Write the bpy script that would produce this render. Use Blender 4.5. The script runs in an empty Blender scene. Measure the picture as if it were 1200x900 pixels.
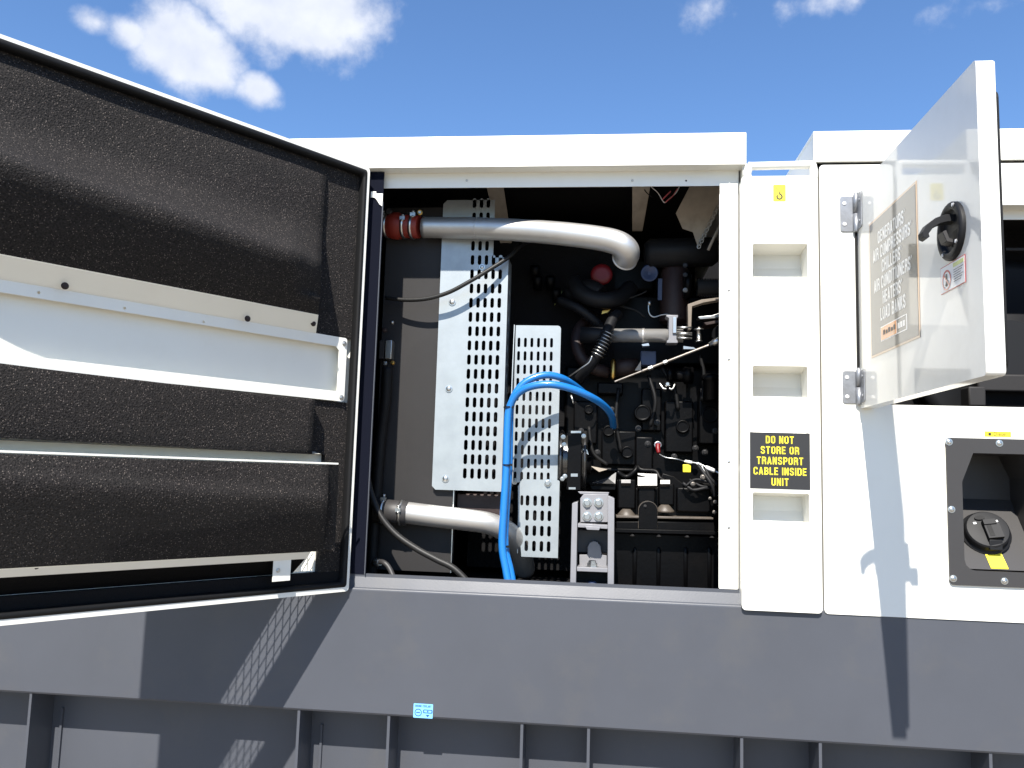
import bpy, bmesh, math, random
from mathutils import Vector, Matrix, noise
random.seed(7)
sc = bpy.context.scene
COL = sc.collection
# ------------------------------------------------------------------ camera, world, sun, exposure
CAM = Vector((0, -2.5, 0))                      # eye height is z = 0, the ground lies at z = -1.6
CR = Vector((0.99417084, 0.10357582, 0.02993969))
CU = Vector((-0.01814057, -0.11303808, 0.99342504))
CF = Vector((-0.10627914, 0.98817733, 0.11050024))
FPX = 960.0
cd = bpy.data.cameras.new('camera'); cam = bpy.data.objects.new('camera', cd); COL.objects.link(cam)
cd.sensor_width = 36; cd.lens = FPX/1200*36; cd.clip_start = 0.02; cd.clip_end = 5000
cam.matrix_world = Matrix(((CR.x, CU.x, -CF.x, CAM.x), (CR.y, CU.y, -CF.y, CAM.y), (CR.z, CU.z, -CF.z, CAM.z), (0, 0, 0, 1)))
sc.camera = cam
SUN_DIR = Vector((0.074, 0.793, -0.93)).normalized()       # the way the light travels
sl = bpy.data.lights.new('sun', 'SUN'); sl.energy = 5.0; sl.angle = math.radians(0.53); sl.color = (1, .95, .87)
so = bpy.data.objects.new('sun', sl); COL.objects.link(so); so.rotation_euler = SUN_DIR.to_track_quat('-Z', 'Y').to_euler()
w = bpy.data.worlds.new('World'); sc.world = w; w.use_nodes = True
nt = w.node_tree; N = nt.nodes; L = nt.links
for n in list(N): N.remove(n)
def nd(t, **k):
    n = N.new(t)
    for a, b in k.items(): setattr(n, a, b)
    return n
def mth(op, a, b=None, clamp=False):
    n = nd('ShaderNodeMath', operation=op, use_clamp=clamp)
    for i, q in enumerate((a, b)):
        if q is None: continue
        if isinstance(q, (int, float)): n.inputs[i].default_value = q
        else: L.new(q, n.inputs[i])
    return n.outputs[0]
out = nd('ShaderNodeOutputWorld'); bg = nd('ShaderNodeBackground'); bg.inputs[1].default_value = 0.064
sky = nd('ShaderNodeTexSky', sky_type='NISHITA'); sky.sun_disc = False
sky.sun_elevation = math.radians(49.4); sky.sun_rotation = math.radians(185.3)
sky.air_density = 1.0; sky.dust_density = .4; sky.ozone_density = 2.2
hsv = nd('ShaderNodeHueSaturation'); hsv.inputs['Saturation'].default_value = 1.02; hsv.inputs['Value'].default_value = 1.0
L.new(sky.outputs[0], hsv.inputs['Color'])
tint = nd('ShaderNodeMix', data_type='RGBA', blend_type='MULTIPLY'); tint.inputs[0].default_value = 1
L.new(hsv.outputs[0], tint.inputs[6]); tint.inputs[7].default_value = (1.08, 1.34, 1.62, 1)
tc = nd('ShaderNodeTexCoord')
def pixdir(u, v): return (CR*((u-600)/FPX)-CU*((v-450)/FPX)+CF).normalized()
nz = nd('ShaderNodeTexNoise'); nz.inputs['Scale'].default_value = 17; nz.inputs['Detail'].default_value = 8; nz.inputs['Roughness'].default_value = .6
L.new(tc.outputs['Generated'], nz.inputs['Vector'])
nz2 = nd('ShaderNodeTexNoise'); nz2.inputs['Scale'].default_value = 30; nz2.inputs['Detail'].default_value = 6
L.new(tc.outputs['Generated'], nz2.inputs['Vector'])
# the clouds that hang in this part of the sky: direction, half width, half height (pixels of the photograph), weight
CL = [(335, 6, 104, 50, 1.25), (396, 20, 34, 38, .95), (218, 55, 52, 44, 1.25), (250, 90, 28, 22, .7), (155, 40, 28, 17, .8), (112, 27, 20, 13, .65), (300, 107, 26, 18, .85), (250, -30, 120, 32, .9),
      (828, 12, 32, 15, .30), (985, -6, 60, 17, .38), (1160, 4, 48, 18, .40), (265, 95, 30, 20, .45)]
F = None
for u, v, a, b, wt in CL:
    d = pixdir(u, v)
    s = nd('ShaderNodeVectorMath', operation='SUBTRACT'); L.new(tc.outputs['Generated'], s.inputs[0]); s.inputs[1].default_value = d
    m = nd('ShaderNodeVectorMath', operation='MULTIPLY'); L.new(s.outputs[0], m.inputs[0]); m.inputs[1].default_value = (FPX/a, FPX/(a+b)*1.4, FPX/b)
    ln = nd('ShaderNodeVectorMath', operation='LENGTH'); L.new(m.outputs[0], ln.inputs[0])
    f = mth('MULTIPLY', mth('SUBTRACT', 1.25, ln.outputs['Value']), wt)
    F = f if F is None else mth('MAXIMUM', F, f)
F = mth('MAXIMUM', F, -.6)
f2 = mth('ADD', F, mth('MULTIPLY', mth('SUBTRACT', nz.outputs[0], .5), 1.5))
f2 = mth('ADD', f2, mth('MULTIPLY', mth('SUBTRACT', nz2.outputs[0], .5), .5))
mr = nd('ShaderNodeMapRange', interpolation_type='SMOOTHSTEP'); L.new(f2, mr.inputs[0]); mr.inputs[1].default_value = .08; mr.inputs[2].default_value = .85
# thin scattered fair-weather cloud over the rest of the sky
nz3 = nd('ShaderNodeTexNoise'); nz3.inputs['Scale'].default_value = 4.5; nz3.inputs['Detail'].default_value = 7
L.new(tc.outputs['Generated'], nz3.inputs['Vector'])
mr3 = nd('ShaderNodeMapRange', interpolation_type='SMOOTHSTEP'); L.new(nz3.outputs[0], mr3.inputs[0]); mr3.inputs[1].default_value = .62; mr3.inputs[2].default_value = .78; mr3.inputs[4].default_value = .6
dt = nd('ShaderNodeVectorMath', operation='DOT_PRODUCT'); L.new(tc.outputs['Generated'], dt.inputs[0]); dt.inputs[1].default_value = pixdir(600, 100)
away = nd('ShaderNodeMapRange'); L.new(dt.outputs['Value'], away.inputs[0]); away.inputs[1].default_value = .86; away.inputs[2].default_value = .70
cm = mth('MAXIMUM', mr.outputs[0], mth('MULTIPLY', mr3.outputs[0], away.outputs[0]))
mx = nd('ShaderNodeMix', data_type='RGBA'); L.new(mth('MULTIPLY', cm, .93), mx.inputs[0]); L.new(tint.outputs[2], mx.inputs[6])
cc = nd('ShaderNodeMix', data_type='RGBA'); L.new(nz2.outputs[0], cc.inputs[0]); cc.inputs[6].default_value = (5.4, 5.9, 7.1, 1); cc.inputs[7].default_value = (8.8, 9.0, 9.6, 1)
L.new(cc.outputs[2], mx.inputs[7])
L.new(mx.outputs[2], bg.inputs[0]); L.new(bg.outputs[0], out.inputs[0])
vs = sc.view_settings; vs.view_transform = 'Standard'; vs.look = 'None'; vs.gamma = 1; vs.exposure = 1.0; vs.use_curve_mapping = False

# ------------------------------------------------------------------ pixel -> point at a given distance
def ray(u, v): return CR*((u-600)/FPX)-CU*((v-450)/FPX)+CF
def W(u, v, y=0.0):
    d = ray(u, v); return CAM+d*((y-CAM.y)/d.y)
# ------------------------------------------------------------------ materials
def mat(name, col, rough=.5, metal=0, coat=0, bump=0, bscale=60, var=0, vscale=6, vcol=None, coat_rough=.03, bdist=.002, spec=None, stretch=None, dirt=0, dcol=(.2, .17, .13), dscale=9):
    m = bpy.data.materials.new(name); m.use_nodes = True
    t = m.node_tree; b = t.nodes['Principled BSDF']
    b.inputs['Base Color'].default_value = (*col, 1); b.inputs['Roughness'].default_value = rough; b.inputs['Metallic'].default_value = metal
    b.inputs['Coat Weight'].default_value = coat; b.inputs['Coat Roughness'].default_value = coat_rough
    if spec is not None: b.inputs['Specular IOR Level'].default_value = spec
    c = t.nodes.new('ShaderNodeTexCoord'); src = c.outputs['Object']
    if stretch:
        mp = t.nodes.new('ShaderNodeMapping'); mp.inputs['Scale'].default_value = stretch; t.links.new(src, mp.inputs[0]); src = mp.outputs[0]
    cur = None
    if var:
        n = t.nodes.new('ShaderNodeTexNoise'); n.inputs['Scale'].default_value = vscale; n.inputs['Detail'].default_value = 6; n.inputs['Roughness'].default_value = .6
        t.links.new(src, n.inputs['Vector'])
        r = t.nodes.new('ShaderNodeMapRange'); r.inputs[1].default_value = .35; r.inputs[2].default_value = .65; t.links.new(n.outputs[0], r.inputs[0])
        x = t.nodes.new('ShaderNodeMix'); x.data_type = 'RGBA'; t.links.new(r.outputs[0], x.inputs[0])
        x.inputs[6].default_value = (*col, 1); vc = vcol or tuple(q*(1-var) for q in col); x.inputs[7].default_value = (*vc, 1)
        cur = x.outputs[2]
        rr = t.nodes.new('ShaderNodeMapRange'); rr.inputs[3].default_value = max(rough-.08, .02); rr.inputs[4].default_value = min(rough+.1, 1)
        t.links.new(n.outputs[0], rr.inputs[0]); t.links.new(rr.outputs[0], b.inputs['Roughness'])
    if dirt:
        n = t.nodes.new('ShaderNodeTexNoise'); n.inputs['Scale'].default_value = dscale; n.inputs['Detail'].default_value = 9; n.inputs['Roughness'].default_value = .7
        t.links.new(src, n.inputs['Vector'])
        r = t.nodes.new('ShaderNodeMapRange'); r.inputs[1].default_value = .52; r.inputs[2].default_value = .75; r.inputs[4].default_value = dirt; t.links.new(n.outputs[0], r.inputs[0])
        x = t.nodes.new('ShaderNodeMix'); x.data_type = 'RGBA'; t.links.new(r.outputs[0], x.inputs[0])
        if cur: t.links.new(cur, x.inputs[6])
        else: x.inputs[6].default_value = (*col, 1)
        x.inputs[7].default_value = (*dcol, 1); cur = x.outputs[2]
    if cur: t.links.new(cur, b.inputs['Base Color'])
    if bump:
        n = t.nodes.new('ShaderNodeTexNoise'); n.inputs['Scale'].default_value = bscale; n.inputs['Detail'].default_value = 4
        t.links.new(src, n.inputs['Vector'])
        u = t.nodes.new('ShaderNodeBump'); u.inputs['Strength'].default_value = bump; u.inputs['Distance'].default_value = bdist
        t.links.new(n.outputs[0], u.inputs['Height']); t.links.new(u.outputs[0], b.inputs['Normal'])
    return m
M = {}
M['white'] = mat('white_paint', (.80, .785, .715), .4, coat=.35, coat_rough=.12, var=.03, vscale=3, dirt=.10, dcol=(.55, .48, .36), bump=.12, bscale=260, bdist=.0006)
M['door_white'] = mat('glossy_white_paint', (.72, .71, .66), .35, coat=.85, coat_rough=.045, bump=.12, bscale=2.2, bdist=.012, var=.05, vscale=5, dirt=.2, dcol=(.5, .47, .4), dscale=5)
M['grey'] = mat('grey_paint', (.069, .074, .088), .40, spec=.34, var=.09, vscale=3, dirt=.4, dcol=(.095, .092, .088), dscale=4, bump=.2, bscale=220, bdist=.0006)
M['darkgrey'] = mat('dark_grey_panel', (.024, .0225, .0225), .6, spec=.3, var=.12, vscale=5, dirt=.3, dcol=(.034, .031, .029), bump=.15, bscale=200, bdist=.0008)
M['galv'] = mat('galvanised_sheet', (.37, .40, .41), .42, metal=.45, var=.16, vscale=14, vcol=(.31, .34, .355), dirt=.2, dcol=(.33, .38, .37), dscale=4, bump=.1, bscale=120, bdist=.0008)
M['steel'] = mat('zinc_steel', (.62, .62, .60), .32, metal=1, var=.2, vscale=30)
M['alu'] = mat('brushed_aluminium_pipe', (.60, .585, .56), .44, metal=.8, var=.08, vscale=12, bump=.1, bscale=90, bdist=.0006, dirt=.12, dcol=(.45, .4, .34))
M['black'] = mat('black_rubber', (.005, .005, .0055), .6, spec=.25, var=.3, vscale=20)
M['cable'] = mat('black_cable_sheath', (.012, .0115, .011), .5, spec=.35, bump=.15, bscale=150)
M['engine'] = mat('black_engine_paint', (.0022, .0022, .0026), .4, spec=.12, var=.3, vscale=10, bump=.25, bscale=90, bdist=.002, dirt=.25, dcol=(.010, .008, .007))
M['cast'] = mat('brown_cast_iron', (.026, .012, .010), .6, var=.3, vscale=15, bump=.4, bscale=120, bdist=.002)
M['red'] = mat('red_silicone_hose', (.22, .022, .012), .5, bump=.2, bscale=200)
M['redcap'] = mat('red_plastic_cap', (.16, .004, .006), .45)
M['blue'] = mat('blue_hose', (.010, .15, .46), .32, coat=.3, coat_rough=.1, bump=.08, bscale=60)
M['bluegrey'] = mat('blue_grey_cap', (.035, .052, .11), .5)
M['brass'] = mat('brass', (.55, .33, .09), .3, metal=1)
M['beige'] = mat('beige_bracket_paint', (.46, .40, .33), .55, var=.2, vscale=20, dirt=.3)
M['inwall'] = mat('dark_sound_foam', (.007, .0068, .0075), .95, spec=.2, bump=.5, bscale=200, bdist=.004)
M['yellow'] = mat('yellow_print', (.72, .60, .03), .5)
M['labblack'] = mat('black_print', (.022, .021, .022), .4)
M['poster'] = mat('dark_poster_print', (.05, .046, .042), .35, coat=.9, coat_rough=.045)
M['posttext'] = mat('pale_print', (.72, .72, .70), .35, coat=.9, coat_rough=.045)
M['orange'] = mat('orange_print', (.75, .28, .05), .35, coat=.9, coat_rough=.045)
M['tan'] = mat('tan_print_edge', (.62, .42, .25), .35, coat=.9, coat_rough=.045)
M['redprint'] = mat('red_print', (.5, .02, .02), .4, coat=.9, coat_rough=.045)
M['greenprint'] = mat('pale_green_print', (.55, .62, .2), .4, coat=.9, coat_rough=.045)
M['labwhite'] = mat('white_print', (.8, .8, .8), .4, coat=.6, coat_rough=.02)
M['labblue'] = mat('pale_blue_print', (.20, .50, .85), .4)
M['navy'] = mat('navy_print', (.01, .06, .22), .4)
M['plastic'] = mat('black_plastic', (.009, .0092, .0105), .55, spec=.25, bump=.15, bscale=300, bdist=.0004)
M['frameplastic'] = mat('grey_moulded_plastic', (.034, .032, .032), .5, bump=.2, bscale=400, bdist=.0004, var=.1, vscale=8)
M['jamb_shade'] = mat('painted_jamb_shade', (.005, .006, .012), .85, spec=.06, bump=.1, bscale=120)  # grey jamb in shade, the shade put into a navy-black colour
M['lit_casting'] = mat('painted_lit_casting', (.095, .078, .062), .5, var=.3, vscale=30, bump=.3, bscale=150)  # castings in sunlight, the light painted in as a paler brown
M['dullsteel'] = mat('dull_steel', (.30, .27, .24), .45, metal=.9, var=.4, vscale=60)
M['blackbolt'] = mat('black_oxide_bolt', (.012, .011, .011), .45, metal=0, spec=.4)
M['mountgrey'] = mat('light_grey_paint', (.22, .22, .235), .45, coat=.15, coat_rough=.2, var=.1, vscale=12, dirt=.2, bump=.2, bscale=200, bdist=.0006)
M['hingezinc'] = mat('dull_zinc_hinge', (.30, .31, .33), .42, metal=.6, var=.25, vscale=40, dirt=.3, dcol=(.2, .19, .18), dscale=20)
M['dullbeige'] = mat('dull_beige_primer', (.20, .165, .13), .5, var=.25, vscale=25)
M['gloss'] = mat('glossy_black_enamel', (.02, .019, .018), .24, spec=.9, bump=.15, bscale=60, bdist=.0008)
M['pink'] = mat('pink_wire', (.6, .12, .14), .5)
M['ground'] = mat('pale_gravel_ground', (.27, .232, .18), .95, var=.25, vscale=1.5, bump=.6, bscale=40, bdist=.02, dirt=.35, dcol=(.22, .2, .17))
# speckled acoustic foam
fm = bpy.data.materials.new('speckled_acoustic_foam'); fm.use_nodes = True; t = fm.node_tree; b = t.nodes['Principled BSDF']
b.inputs['Roughness'].default_value = .8; b.inputs['Specular IOR Level'].default_value = .25
c = t.nodes.new('ShaderNodeTexCoord'); v = t.nodes.new('ShaderNodeTexVoronoi'); v.inputs['Scale'].default_value = 340; t.links.new(c.outputs['Object'], v.inputs['Vector'])
n1 = t.nodes.new('ShaderNodeTexNoise'); n1.inputs['Scale'].default_value = 240; n1.inputs['Detail'].default_value = 5; t.links.new(c.outputs['Object'], n1.inputs['Vector'])
sp = t.nodes.new('ShaderNodeSeparateColor'); t.links.new(v.outputs['Color'], sp.inputs[0])
g = t.nodes.new('ShaderNodeMath'); g.operation = 'GREATER_THAN'; g.inputs[1].default_value = .90; t.links.new(sp.outputs[0], g.inputs[0])
lt = t.nodes.new('ShaderNodeMath'); lt.operation = 'LESS_THAN'; lt.inputs[1].default_value = .42; t.links.new(v.outputs['Distance'], lt.inputs[0])
mm = t.nodes.new('ShaderNodeMath'); mm.operation = 'MULTIPLY'; t.links.new(g.outputs[0], mm.inputs[0]); t.links.new(lt.outputs[0], mm.inputs[1])
r1 = t.nodes.new('ShaderNodeMapRange'); r1.inputs[1].default_value = .3; r1.inputs[2].default_value = .7; t.links.new(n1.outputs[0], r1.inputs[0])
x1 = t.nodes.new('ShaderNodeMix'); x1.data_type = 'RGBA'; t.links.new(r1.outputs[0], x1.inputs[0]); x1.inputs[6].default_value = (.003, .0026, .0025, 1); x1.inputs[7].default_value = (.026, .0225, .0212, 1)
x2 = t.nodes.new('ShaderNodeMix'); x2.data_type = 'RGBA'; t.links.new(mm.outputs[0], x2.inputs[0]); t.links.new(x1.outputs[2], x2.inputs[6]); x2.inputs[7].default_value = (.125, .105, .092, 1)
t.links.new(x2.outputs[2], b.inputs['Base Color'])
bp = t.nodes.new('ShaderNodeBump'); bp.inputs['Strength'].default_value = .8; bp.inputs['Distance'].default_value = .005; t.links.new(n1.outputs[0], bp.inputs['Height']); t.links.new(bp.outputs[0], b.inputs['Normal'])
M['foam'] = fm

# ------------------------------------------------------------------ mesh builder
WL = {}                                        # world location of every object's origin
class MB:
    def __init__(s): s.v = []; s.f = []; s.m = []; s.s = []; s.mats = []
    def mi(s, m):
        if m not in s.mats: s.mats.append(m)
        return s.mats.index(m)
    def add(s, vs, fs, m, smooth=False):
        o = len(s.v); k = s.mi(m); s.v += [Vector(p) for p in vs]
        for f in fs: s.f.append([i+o for i in f]); s.m.append(k); s.s.append(smooth)
        return s
    def box(s, x0, x1, y0, y1, z0, z1, m, fr=None):
        x0, x1 = sorted((x0, x1)); y0, y1 = sorted((y0, y1)); z0, z1 = sorted((z0, z1))
        p = [Vector((x, y, z)) for z in (z0, z1) for y in (y0, y1) for x in (x0, x1)]
        if fr: p = [fr(q) for q in p]
        return s.add(p, [(0, 2, 3, 1), (4, 5, 7, 6), (0, 1, 5, 4), (2, 6, 7, 3), (0, 4, 6, 2), (1, 3, 7, 5)], m)
    def sweep(s, prof, path_fr, m, cap=True, smooth=False):
        """prof: closed 2-D outline; path_fr: list of functions (a,b)->point"""
        n = len(prof); vs = []
        for fr in path_fr: vs += [fr(a, b) for a, b in prof]
        fs = []
        for k in range(len(path_fr)-1):
            for i in range(n):
                j = (i+1) % n; fs.append((k*n+i, k*n+j, (k+1)*n+j, (k+1)*n+i))
        s.add(vs, fs, m, smooth)
        if cap: s.add(vs[:n], [tuple(range(n-1, -1, -1))], m); s.add(vs[-n:], [tuple(range(n))], m)
        return s
    def tube(s, pts, r, m, seg=12, sub=7, cap=True, rfun=None, smooth_path=True):
        pts = [Vector(p) for p in pts]
        P = []
        if smooth_path and len(pts) > 2:
            q = [2*pts[0]-pts[1]]+pts+[2*pts[-1]-pts[-2]]
            for i in range(1, len(q)-2):
                for k in range(sub):
                    t = k/sub; a, b, c, d = q[i-1], q[i], q[i+1], q[i+2]
                    P.append(.5*((2*b)+(c-a)*t+(2*a-5*b+4*c-d)*t*t+(3*b-a-3*c+d)*t**3))
            P.append(pts[-1])
        else: P = pts
        T = [(P[min(i+1, len(P)-1)]-P[max(i-1, 0)]).normalized() for i in range(len(P))]
        u = T[0].orthogonal().normalized(); vs = []
        for i, p in enumerate(P):
            u = (u-T[i]*u.dot(T[i])).normalized(); w_ = T[i].cross(u)
            rr = r if rfun is None else rfun(i/(len(P)-1))
            vs += [p+(u*math.cos(2*math.pi*k/seg)+w_*math.sin(2*math.pi*k/seg))*rr for k in range(seg)]
        fs = [(i*seg+k, i*seg+(k+1) % seg, (i+1)*seg+(k+1) % seg, (i+1)*seg+k) for i in range(len(P)-1) for k in range(seg)]
        s.add(vs, fs, m, True)
        if cap: s.add(vs[:seg], [tuple(range(seg-1, -1, -1))], m); s.add(vs[-seg:], [tuple(range(seg))], m)
        s.last = (P, T)
        return s
    def lathe(s, o, ax, prof, m, seg=24, smooth=True, flat=False):
        """prof: (distance along axis, radius) from one end to the other"""
        o = Vector(o); ax = Vector(ax).normalized(); u = ax.orthogonal().normalized(); w_ = ax.cross(u); vs = []
        for t_, r in prof: vs += [o+ax*t_+(u*math.cos(2*math.pi*(k+.5)/seg)+w_*math.sin(2*math.pi*(k+.5)/seg))*max(r, 1e-5) for k in range(seg)]
        n = len(prof)
        for i in range(n-1):
            s.add(vs[i*seg:(i+2)*seg], [(k, (k+1) % seg, seg+(k+1) % seg, seg+k) for k in range(seg)], m, smooth)
        s.add(vs[:seg], [tuple(range(seg-1, -1, -1))], m); s.add(vs[-seg:], [tuple(range(seg))], m)
        return s
    def ring(s, c, ax, R, r, m, seg=28, rs=8):
        c = Vector(c); ax = Vector(ax).normalized(); u = ax.orthogonal().normalized(); w_ = ax.cross(u); vs = []
        for i in range(seg):
            a = 2*math.pi*i/seg; d = u*math.cos(a)+w_*math.sin(a)
            vs += [c+d*(R+r*math.cos(2*math.pi*k/rs))+ax*r*math.sin(2*math.pi*k/rs) for k in range(rs)]
        fs = [(i*rs+k, i*rs+(k+1) % rs, ((i+1) % seg)*rs+(k+1) % rs, ((i+1) % seg)*rs+k) for i in range(seg) for k in range(rs)]
        return s.add(vs, fs, m, True)
    def plate(s, outer, holes, th, fr, m, bev=0):
        """flat sheet with real holes: outlines in the frame's (a,b), thickness th centred on c=0"""
        cu = bpy.data.curves.new('tmp', 'CURVE'); cu.dimensions = '2D'; cu.fill_mode = 'BOTH'; cu.extrude = th/2
        for lp in [outer]+list(holes):
            sp_ = cu.splines.new('POLY'); sp_.points.add(len(lp)-1); sp_.use_cyclic_u = True
            for p_, q in zip(sp_.points, lp): p_.co = (q[0], q[1], 0, 1)
        ob = bpy.data.objects.new('tmp', cu); me = bpy.data.meshes.new_from_object(ob)
        s.add([fr(p.co) for p in me.vertices], [tuple(p.vertices) for p in me.polygons], m)
        bpy.data.objects.remove(ob); bpy.data.curves.remove(cu); bpy.data.meshes.remove(me)
        return s
    def text(s, txt, size, fr, m, xs=.72, off=.012, align='CENTER', c=0.0):
        cu = bpy.data.curves.new('tmp', 'FONT'); cu.body = txt; cu.size = size; cu.align_x = align; cu.offset = off*size; cu.resolution_u = 3
        ob = bpy.data.objects.new('tmp', cu); me = bpy.data.meshes.new_from_object(ob)
        s.add([fr(Vector((p.co.x*xs, p.co.y, c))) for p in me.vertices], [tuple(p.vertices) for p in me.polygons], m)
        bpy.data.objects.remove(ob); bpy.data.curves.remove(cu); bpy.data.meshes.remove(me)
        return s
    def build(s, name, parent=None, label=None, bevel=0, bseg=2, kind=None, doubles=True):
        me = bpy.data.meshes.new(name)
        c = Vector((sum(v.x for v in s.v), sum(v.y for v in s.v), sum(v.z for v in s.v)))/len(s.v)
        me.from_pydata([v-c for v in s.v], [], s.f)
        for m_ in s.mats: me.materials.append(M[m_])
        me.polygons.foreach_set('material_index', s.m); me.polygons.foreach_set('use_smooth', s.s)
        bm = bmesh.new(); bm.from_mesh(me)
        if doubles: bmesh.ops.remove_doubles(bm, verts=bm.verts, dist=1e-5)
        if bevel:
            ed = [e for e in bm.edges if len(e.link_faces) == 2 and e.calc_face_angle(0) > .6]
            if ed:
                r_ = bmesh.ops.bevel(bm, geom=ed, offset=bevel, segments=bseg, affect='EDGES', profile=.5, clamp_overlap=True)
                for f in r_['faces']: f.smooth = True
        bm.to_mesh(me); bm.free()
        me.shade_smooth() if False else None
        o = bpy.data.objects.new(name, me); COL.objects.link(o); place(o, c, parent)
        if label: o['label'] = label
        if kind: o['kind'] = kind
        return o
def place(o, wl, parent):
    WL[o] = Vector(wl)
    if parent: o.parent = parent; o.location = Vector(wl)-WL[parent]
    else: o.location = wl
def thing(name, loc, label, cat, group=None):
    o = bpy.data.objects.new(name, None); o.empty_display_size = .1; COL.objects.link(o); place(o, loc, None)
    o['label'] = label; o['category'] = cat
    if group: o['group'] = group
    return o
def tag(o, label, cat, group=None):
    o['label'] = label; o['category'] = cat
    if group: o['group'] = group
    return o
_share = {}
def stamp(key, maker, name, parent, loc, rot=None):
    """copies of a small alike piece share one mesh"""
    if key not in _share:
        mb = maker(); me = bpy.data.meshes.new(name); me.from_pydata(mb.v, [], mb.f)
        for m_ in mb.mats: me.materials.append(M[m_])
        me.polygons.foreach_set('material_index', mb.m); me.polygons.foreach_set('use_smooth', mb.s); me.update(); _share[key] = me
    o = bpy.data.objects.new(name, _share[key]); COL.objects.link(o); place(o, loc, parent)
    if rot: o.rotation_euler = rot
    return o
Fy = lambda y: (lambda p: Vector((p[0], y-(p[2] if len(p) > 2 else 0), p[1])))       # frame on a wall facing the camera: a = x, b = z, c = outwards
def rrect(x0, x1, z0, z1, r=0.0, n=4):
    if r <= 0: return [(x0, z0), (x1, z0), (x1, z1), (x0, z1)]
    o = []
    for cx, cz, a0 in ((x1-r, z0+r, -90), (x1-r, z1-r, 0), (x0+r, z1-r, 90), (x0+r, z0+r, 180)):
        for k in range(n+1):
            a = math.radians(a0+90*k/n); o.append((cx+r*math.cos(a), cz+r*math.sin(a)))
    return o
def circ(x, z, r, n=16): return [(x+r*math.cos(2*math.pi*k/n), z+r*math.sin(2*math.pi*k/n)) for k in range(n)]
GL = {}
_l, _r, _b, _t = .7, 3.3, .62, 6.38
_O = [(1.4, _t), (2.6, _t), (_r, 5.6), (_r, 1.4), (2.6, _b), (1.4, _b), (_l, 1.4), (_l, 5.6), (1.4, _t), (2.0, _t)]
_C = [(1.3, _t), (_l, 5.7), (_l, 1.3), (1.3, _b), (2.7, _b), (_r, 1.3)]
GL['A'] = (4.2, [[(.6, 0), (2.1, 6.9)], [(2.1, 6.9), (3.6, 0)], [(1.1, 1.9), (3.1, 1.9)]])
GL['B'] = (4, [[(_l, 0), (_l, 7)], [(_l, _t), (2.5, _t), (3.2, 5.8), (3.2, 4.3), (2.5, 3.6), (_l, 3.6)], [(2.5, 3.6), (_r, 2.9), (_r, 1.3), (2.5, _b), (_l, _b)]])
GL['C'] = (4, [[(_r, 4.8), (_r, 5.7), (2.7, _t)]+_C+[(_r, 2.3)]])
GL['D'] = (4, [[(_l, 0), (_l, 7)], [(_l, _t), (2.5, _t), (_r, 5.6), (_r, 1.4), (2.5, _b), (_l, _b)]])
GL['E'] = (3.7, [[(_l, 0), (_l, 7)], [(_l, _t), (3.5, _t)], [(_l, 3.6), (3.2, 3.6)], [(_l, _b), (3.5, _b)]])
GL['G'] = (4, [[(_r, 4.9), (_r, 5.7), (2.7, _t)]+_C+[(_r, 3.4), (2.1, 3.4)]])
GL['H'] = (4, [[(_l, 0), (_l, 7)], [(_r, 0), (_r, 7)], [(_l, 3.6), (_r, 3.6)]])
GL['I'] = (1.4, [[(.7, 0), (.7, 7)]])
GL['K'] = (4, [[(_l, 0), (_l, 7)], [(3.2, 7), (1.0, 3.0)], [(1.6, 4.1), (3.4, 0)]])
GL['L'] = (3.5, [[(_l, 0), (_l, 7)], [(_l, _b), (3.4, _b)]])
GL['N'] = (4, [[(_l, 0), (_l, 7)], [(.9, 6.6), (3.1, .4)], [(_r, 0), (_r, 7)]])
GL['M'] = (5, [[(.7, 0), (.7, 7)], [(.9, 6.8), (2.5, 1)], [(2.5, 1), (4.1, 6.8)], [(4.3, 0), (4.3, 7)]])
GL['O'] = (4, [_O])
GL['P'] = (4, [[(_l, 0), (_l, 7)], [(_l, _t), (2.5, _t), (_r, 5.7), (_r, 3.7), (2.5, 3.0), (_l, 3.0)]])
GL['R'] = (4, [[(_l, 0), (_l, 7)], [(_l, _t), (2.5, _t), (_r, 5.7), (_r, 4.2), (2.5, 3.5), (_l, 3.5)], [(2.4, 3.5), (3.3, 2.6), (3.4, 0)]])
GL['S'] = (4, [[(_r, 4.9), (_r, 5.7), (2.7, _t), (1.3, _t), (_l, 5.7), (_l, 4.6), (1.2, 3.9), (2.8, 3.1), (_r, 2.4), (_r, 1.3), (2.7, _b), (1.3, _b), (_l, 1.3), (_l, 2.1)]])
GL['T'] = (4, [[(.2, _t), (3.8, _t)], [(2, 0), (2, 6.2)]])
GL['U'] = (4, [[(_l, 7), (_l, 1.3), (1.3, _b), (2.7, _b), (_r, 1.3), (_r, 7)]])
GL['°'] = (1.6, [[(.4, 6.2), (.8, 6.7), (1.2, 6.2), (.8, 5.7), (.4, 6.2)]])
def ribbon(mb, pts, wd, fr, m, c):
    n = len(pts); Lf, Rt = [], []
    for i in range(n):
        p = Vector(pts[i]); d0 = (p-Vector(pts[i-1])).normalized() if i else None; d1 = (Vector(pts[i+1])-p).normalized() if i < n-1 else None
        d = (d0+d1).normalized() if d0 and d1 else (d0 or d1); k = 1/max(.6, d.dot(d1 or d0)); q = Vector((-d.y, d.x))*wd/2*k
        Lf.append(p+q); Rt.append(p-q)
    mb.add([fr((q.x, q.y, c)) for q in Lf+Rt], [(n+i, n+i+1, i+1, i) for i in range(n-1)], m)
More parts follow.
